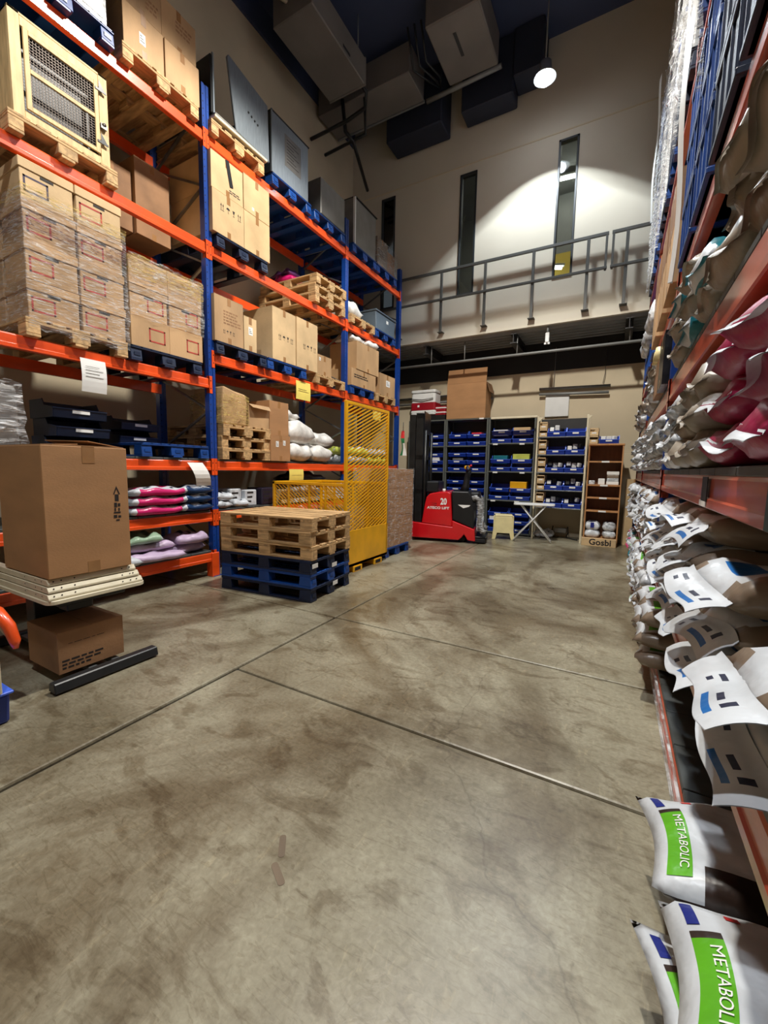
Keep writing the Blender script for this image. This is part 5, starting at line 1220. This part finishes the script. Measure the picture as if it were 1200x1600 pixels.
# metabolic bags on the floor level
def metabolic(x, Y, z, rz, label, T=.15, seed=1, tilt=0.0):
    t = thing('pet_food_bag', label, 'bag', (x, Y, z), PI + rz, None, rx=tilt)
    r = random.Random(seed); nu, nv = 24, 16; L, Wd = .66, .46
    def P(u, v, s, off=0.0):
        uu = 2 * u - 1; e = max(0, 1 - abs(uu) ** 3.2) ** .5; g_ = max(0, 1 - abs(v) ** 4.5) ** .5
        if u < .03 or u > .97: e *= .2
        n_ = .006 * (math.sin(6 * u + 4 * v + seed) + .8 * math.sin(15 * u - 6 * v + seed * 2) + .6 * math.sin(5 * v + 19 * u))
        return (-L * u - .02 * math.cos(2 * v), v * Wd / 2 * (1 - .05 * abs(uu) ** 4), max(.002, T * .5 + s * T * e * g_ / 2 + n_ * e + off))
    vs = []; idx = {}; fs = []; ms = []
    def V(i, j, s):
        if i in (0, nu) or j in (0, nv): s = 0
        k = (i, j, s)
        if k not in idx: idx[k] = len(vs); vs.append(P(i / nu, 2 * j / nv - 1, s))
        return idx[k]
    for s in (1, -1):
        for i in range(nu):
            for j in range(nv):
                f = (V(i, j, s), V(i + 1, j, s), V(i + 1, j + 1, s), V(i, j + 1, s)); fs.append(f[::-1] if s > 0 else f)
                u, v = (i + .5) / nu, 2 * (j + .5) / nv - 1
                ms.append(1 if (v > .66 and u > .16 and s > 0) or (s < 0 and v > .5) else 0)
    mb = MB(); mb.add(vs, fs, ms, True); mb.build('bag_body', ['b_white', 'b_darkbrown'], t)
    def patch(u0, u1, v0, v1, mat, nm, off=.0015, n=8):
        q = MB(); vv = [P(u0 + (u1 - u0) * a / n, v0 + (v1 - v0) * b / n, 1, off) for a in range(n + 1) for b in range(n + 1)]
        q.add(vv, [(a * (n + 1) + b, a * (n + 1) + b + 1, (a + 1) * (n + 1) + b + 1, (a + 1) * (n + 1) + b) for a in range(n) for b in range(n)], 0, True); return q.build(nm, mat, t)
    patch(.045, .128, -.34, .84, 'b_green', 'green_band', n=14); patch(.045, .128, -.42, -.34, 'b_darkbrown', 'picture_print')
    patch(.045, .08, -.80, -.50, 'b_swoosh', 'blue_badge'); patch(.17, .21, -.78, -.70, 'b_red', 'red_mark')
    tx = text('METABOLIC', .047, 'paper', t, (0, 0, 0), (0, 0, 0), 'band_lettering', ext=0.0)
    xs = [v.co.x for v in tx.data.vertices]; ww = max(xs) - min(xs); xm = (max(xs) + min(xs)) / 2
    for v in tx.data.vertices:      # lay the letters on the curved band, reading along the bag's width
        vv = .24 + (v.co.x - xm) / ww * .98; uu = .100 + v.co.y * .95
        v.co = P(uu, vv, 1, .004)
    mk_ = MB()
    for k in range(3):
        for q in range(2):
            p = P(.50 + .10 * q, -.30 + .22 * k, 1, .003); mk_.box(p[0] - .018, p[0] + .018, p[1] - .016, p[1] - .012, p[2], p[2] + .001).box(p[0] - .018, p[0] + .018, p[1] + .012, p[1] + .016, p[2], p[2] + .001).box(p[0] - .018, p[0] - .014, p[1] - .016, p[1] + .016, p[2], p[2] + .001)
    mk_.build('care_symbols', 'steel_dull', t)
    return t
zf = RT[0]
metabolic(.150, 1.40, zf + .02, .04, 'white bag with green lettered band lying across the rack foot, further of two', .14, 2, .16)
metabolic(.160, .945, zf + .07, -.05, 'white bag with green lettered band in the bottom right corner, nearer of two', .17, 5, .20)
metabolic(.140, .98, zf + .02, .10, 'white bag edge showing under the nearer green banded bag', .05, 8, .2)
# floor level, further on
for i, Y in enumerate((3.05, 3.42)):
    for k in range(3): rbag(Y, zf + .125 * k, .62, .38, .125, 'greenwhite', '%s floor level bag with green patch, %s stack past the empty deck' % (lay[k], near[i]), .10 + .02 * (k % 2), rz=rnd.uniform(-.08, .08), seed=200 + k, group='green patched bags on the floor level')
def rows(level, ys, n, T, zs, where, W_=.38, L=.6, out=.08, seed0=300, rough_=.012, jit=.02, grp=None, tab=.02):
    for i, Y in enumerate(ys):
        nn = n[i] if isinstance(n, (list, tuple)) else n
        for k in range(nn):
            zn = zs[(i + k) % len(zs)] if isinstance(zs, (list, tuple)) else zs
            rbag(Y + rnd.uniform(-.01, .01), RT[level] + T * .97 * k, L, W_, T, zn, '%s bag, %s stack, %s' % (lay[k], near[i], where), out + rnd.uniform(-jit, jit), rz=rnd.uniform(-.10, .10), seed=seed0 + (i * 3 + k) % 5, rough_=rough_, group=grp or ('bags ' + where), tab=tab)
rows(1, (1.13, 1.56, 2.02, 2.44, 2.86, 3.28), (2, 3, 4, 4, 4, 4), .128, ('brownwhite',), 'low shelf of brown sided bags, right rack', .41, .68, .07, 320, .010, tab=.09)
rows(2, (1.36, 1.80), 3, .150, ('pink',), 'magenta bags at eye level, right rack', .43, .62, .03, 340, .016, grp='magenta bags at eye level', tab=.03)
rows(2, (2.22, 2.58), (3, 3), .145, ('taupe',), 'taupe bags next to the magenta ones', .36, .55, .05, 350, .018)
rows(2, (2.96, 3.32), (4, 4), .105, ('silver',), 'foil bags before the right blue upright', .34, .5, .05, 360, .022)
rows(3, (1.52, 1.92), (3, 3), .17, ('brown', 'taupe'), 'crinkled brown bags above eye level, right', .39, .6, .03, 370, .03)
rows(3, (2.36, 2.80, 3.24), (2, 3, 3), .15, ('taupe', 'teal', 'taupe'), 'taupe and teal bags above eye level', .39, .55, .05, 380, .03)
ys2 = (4.02, 4.42, 4.82, 5.22, 5.62, 6.02); ys3 = (6.72, 7.08, 7.44, 7.80, 8.14)
rows(0, ys2, 3, .13, ('brownwhite', 'greenwhite', 'silver'), 'floor level of the middle right bay', .38, .55, .09, 400, .015)
rows(1, ys2, 4, .125, ('silver', 'brownwhite'), 'low shelf of the middle right bay', .38, .55, .06, 410, .018)
rows(2, ys2, 4, .112, ('silver', 'silver', 'white'), 'eye level in the middle right bay', .38, .5, .06, 420, .022)
rows(3, ys2[2:], 3, .15, ('silver', 'taupe'), 'above eye level in the middle right bay', .38, .5, .06, 430, .03)
rows(0, ys3, 2, .14, ('teal', 'silver', 'hotpink'), 'floor level of the far right bay', .33, .5, .07, 440, .015)
rows(1, ys3, 4, .12, ('silver',), 'low shelf of the far right bay', .33, .5, .10, 450, .02)
rows(2, ys3, 4, .115, ('silver',), 'eye level in the far right bay', .33, .5, .09, 460, .022)
rows(3, ys3, 2, .15, ('silver', 'brown'), 'above eye level in the far right bay', .33, .5, .08, 470, .03)
def rcarton(Y, z, w, h, label, mat='carton', d=.6, out=.04): return carton(XRK - out, Y + w, z, d, w, h, label, mat, rz=PI)
rcarton(3.85, RT[3], .42, .40, 'dark goods carton above eye level just past the first right upright', 'black_pack')
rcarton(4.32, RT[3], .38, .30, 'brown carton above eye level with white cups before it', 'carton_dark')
for i, Y in enumerate((4.40, 4.55)): tag(MB().lathe([(.0, 0), (.05, 0), (.035, .11), (.0, .11)], 14).build('paper_cup', 'cream'), '%s cream paper cup hanging out of the upper right rack' % ('nearer', 'further')[i], 'cup').location = (XRK - .03, Y, RT[3] + .30)
# level Q: dark blue crates behind film
def crate(Y, z, w, d, h, label, mat='blue_pl_dark', out=.02, group=None):
    t = thing('plastic_crate', label, 'crate', (XRK - out, Y + w, z), PI, group)
    MB().box(-d, -.01, .01, w - .01, 0, h - .03).build('crate_body', mat, t, .01)
    MB().box(-d - .005, 0, 0, w, h - .045, h).box(-d, 0, .0, w, 0, .03).build('rim', mat, t, .005)
    for k in range(4): MB().box(-.012, -.002, .03 + k * (w - .07) / 3, .04 + k * (w - .07) / 3, .03, h - .045).build('rib', mat, t)
    return t
for i, Y in enumerate((1.45, 2.00, 2.55, 3.10)):
    for k in range(3): crate(Y, RT[4] + .36 * k, .50, .7, .355, '%s dark blue crate of the %s column on the high right shelf' % (lay[k], near[i]), 'blue_pl_dark' if i < 2 else 'blue_pl', group='blue crates on the high right shelf')
for i, Y in enumerate((3.82, 4.5, 5.2)):
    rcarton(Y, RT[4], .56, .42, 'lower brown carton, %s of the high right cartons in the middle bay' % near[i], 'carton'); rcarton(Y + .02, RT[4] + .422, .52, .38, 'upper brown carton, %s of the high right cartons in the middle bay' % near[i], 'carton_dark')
for i, Y in enumerate((5.9, 6.65, 7.2)):
    crate(Y, RT[4], .48, .6, .30, '%s blue crate on the high right shelf toward the back wall' % near[i], 'blue_pl'); rbag(Y + .24, RT[4] + .30, .5, .5, .30, 'silver', '%s bulging foil bag over the high far crates' % near[i], .10, seed=480 + i, rough_=.04)
for lv, ztop, tag_ in ((5, 1.12, 'upper'), (6, .9, 'highest')):
    for i, Y in enumerate((1.7, 2.75, 3.85, 4.75, 5.6, 6.60, 7.42)):
        p = pallet('b' if i % 2 else 'd', XRK - .03, Y + .80, RT[lv] - .03, '%s level right rack pallet, %s from the camera' % (tag_, near[i]), 'pallets on the upper right levels', PI)
        t = crate(Y + .03, RT[lv] + .116, .74, .9, ztop - .1, '%s level load in pale film, %s from the camera on the right' % (tag_, near[i]), ('b_silver', 'blue_pl', 'white_p', 'blue_pl_dark')[i % 4], .03)
        wrap(XRK - .05, XRK + .93, Y + .02, Y + .79, RT[lv] + .02, RT[lv] + ztop + .03, 'white stretch film around the %s level right load, %s from the camera' % (tag_, near[i]), 'film_heavy', 600 + i + lv, amp=.014)
# loose film tails
for i, (Y, z0, z1, w) in enumerate(((2.95, 2.45, 4.25, .20), (2.42, 3.05, 4.05, .06), (7.9, 5.2, 7.2, .25), (6.9, 4.3, 5.4, .12))):
    mb = MB(); n = 14; vs = []
    for k in range(n + 1):
        u = k / n; ww = w * (.15 + .85 * u); xo = .012 * math.sin(9 * u + i); vs += [(xo, -ww / 2, (z1 - z0) * u), (xo - .02, 0, (z1 - z0) * u), (xo + .005, ww / 2, (z1 - z0) * u)]
    fs = []
    for k in range(n): fs += [(3 * k, 3 * k + 1, 3 * k + 4, 3 * k + 3), (3 * k + 1, 3 * k + 2, 3 * k + 5, 3 * k + 4)]
    mb.add(vs, fs, 0, True); o = mb.build('film_tail', 'white_p' if i in (0, 2) else 'film_heavy'); o.location = (XRK - .09, Y, z0)
    tag(o, ('long white film tail hanging down in front of blue crates', 'thin film tail hanging beside the long white one', 'wide white film tail high at the far end', 'clear film tail high in the far bay')[i], 'plastic wrap')
tag(MB().box(.262, .266, 6.0, 6.2, 2.38, 2.56).build('paper_sheet', 'paper'), 'white folded paper stuck on the far right upright', 'sign')
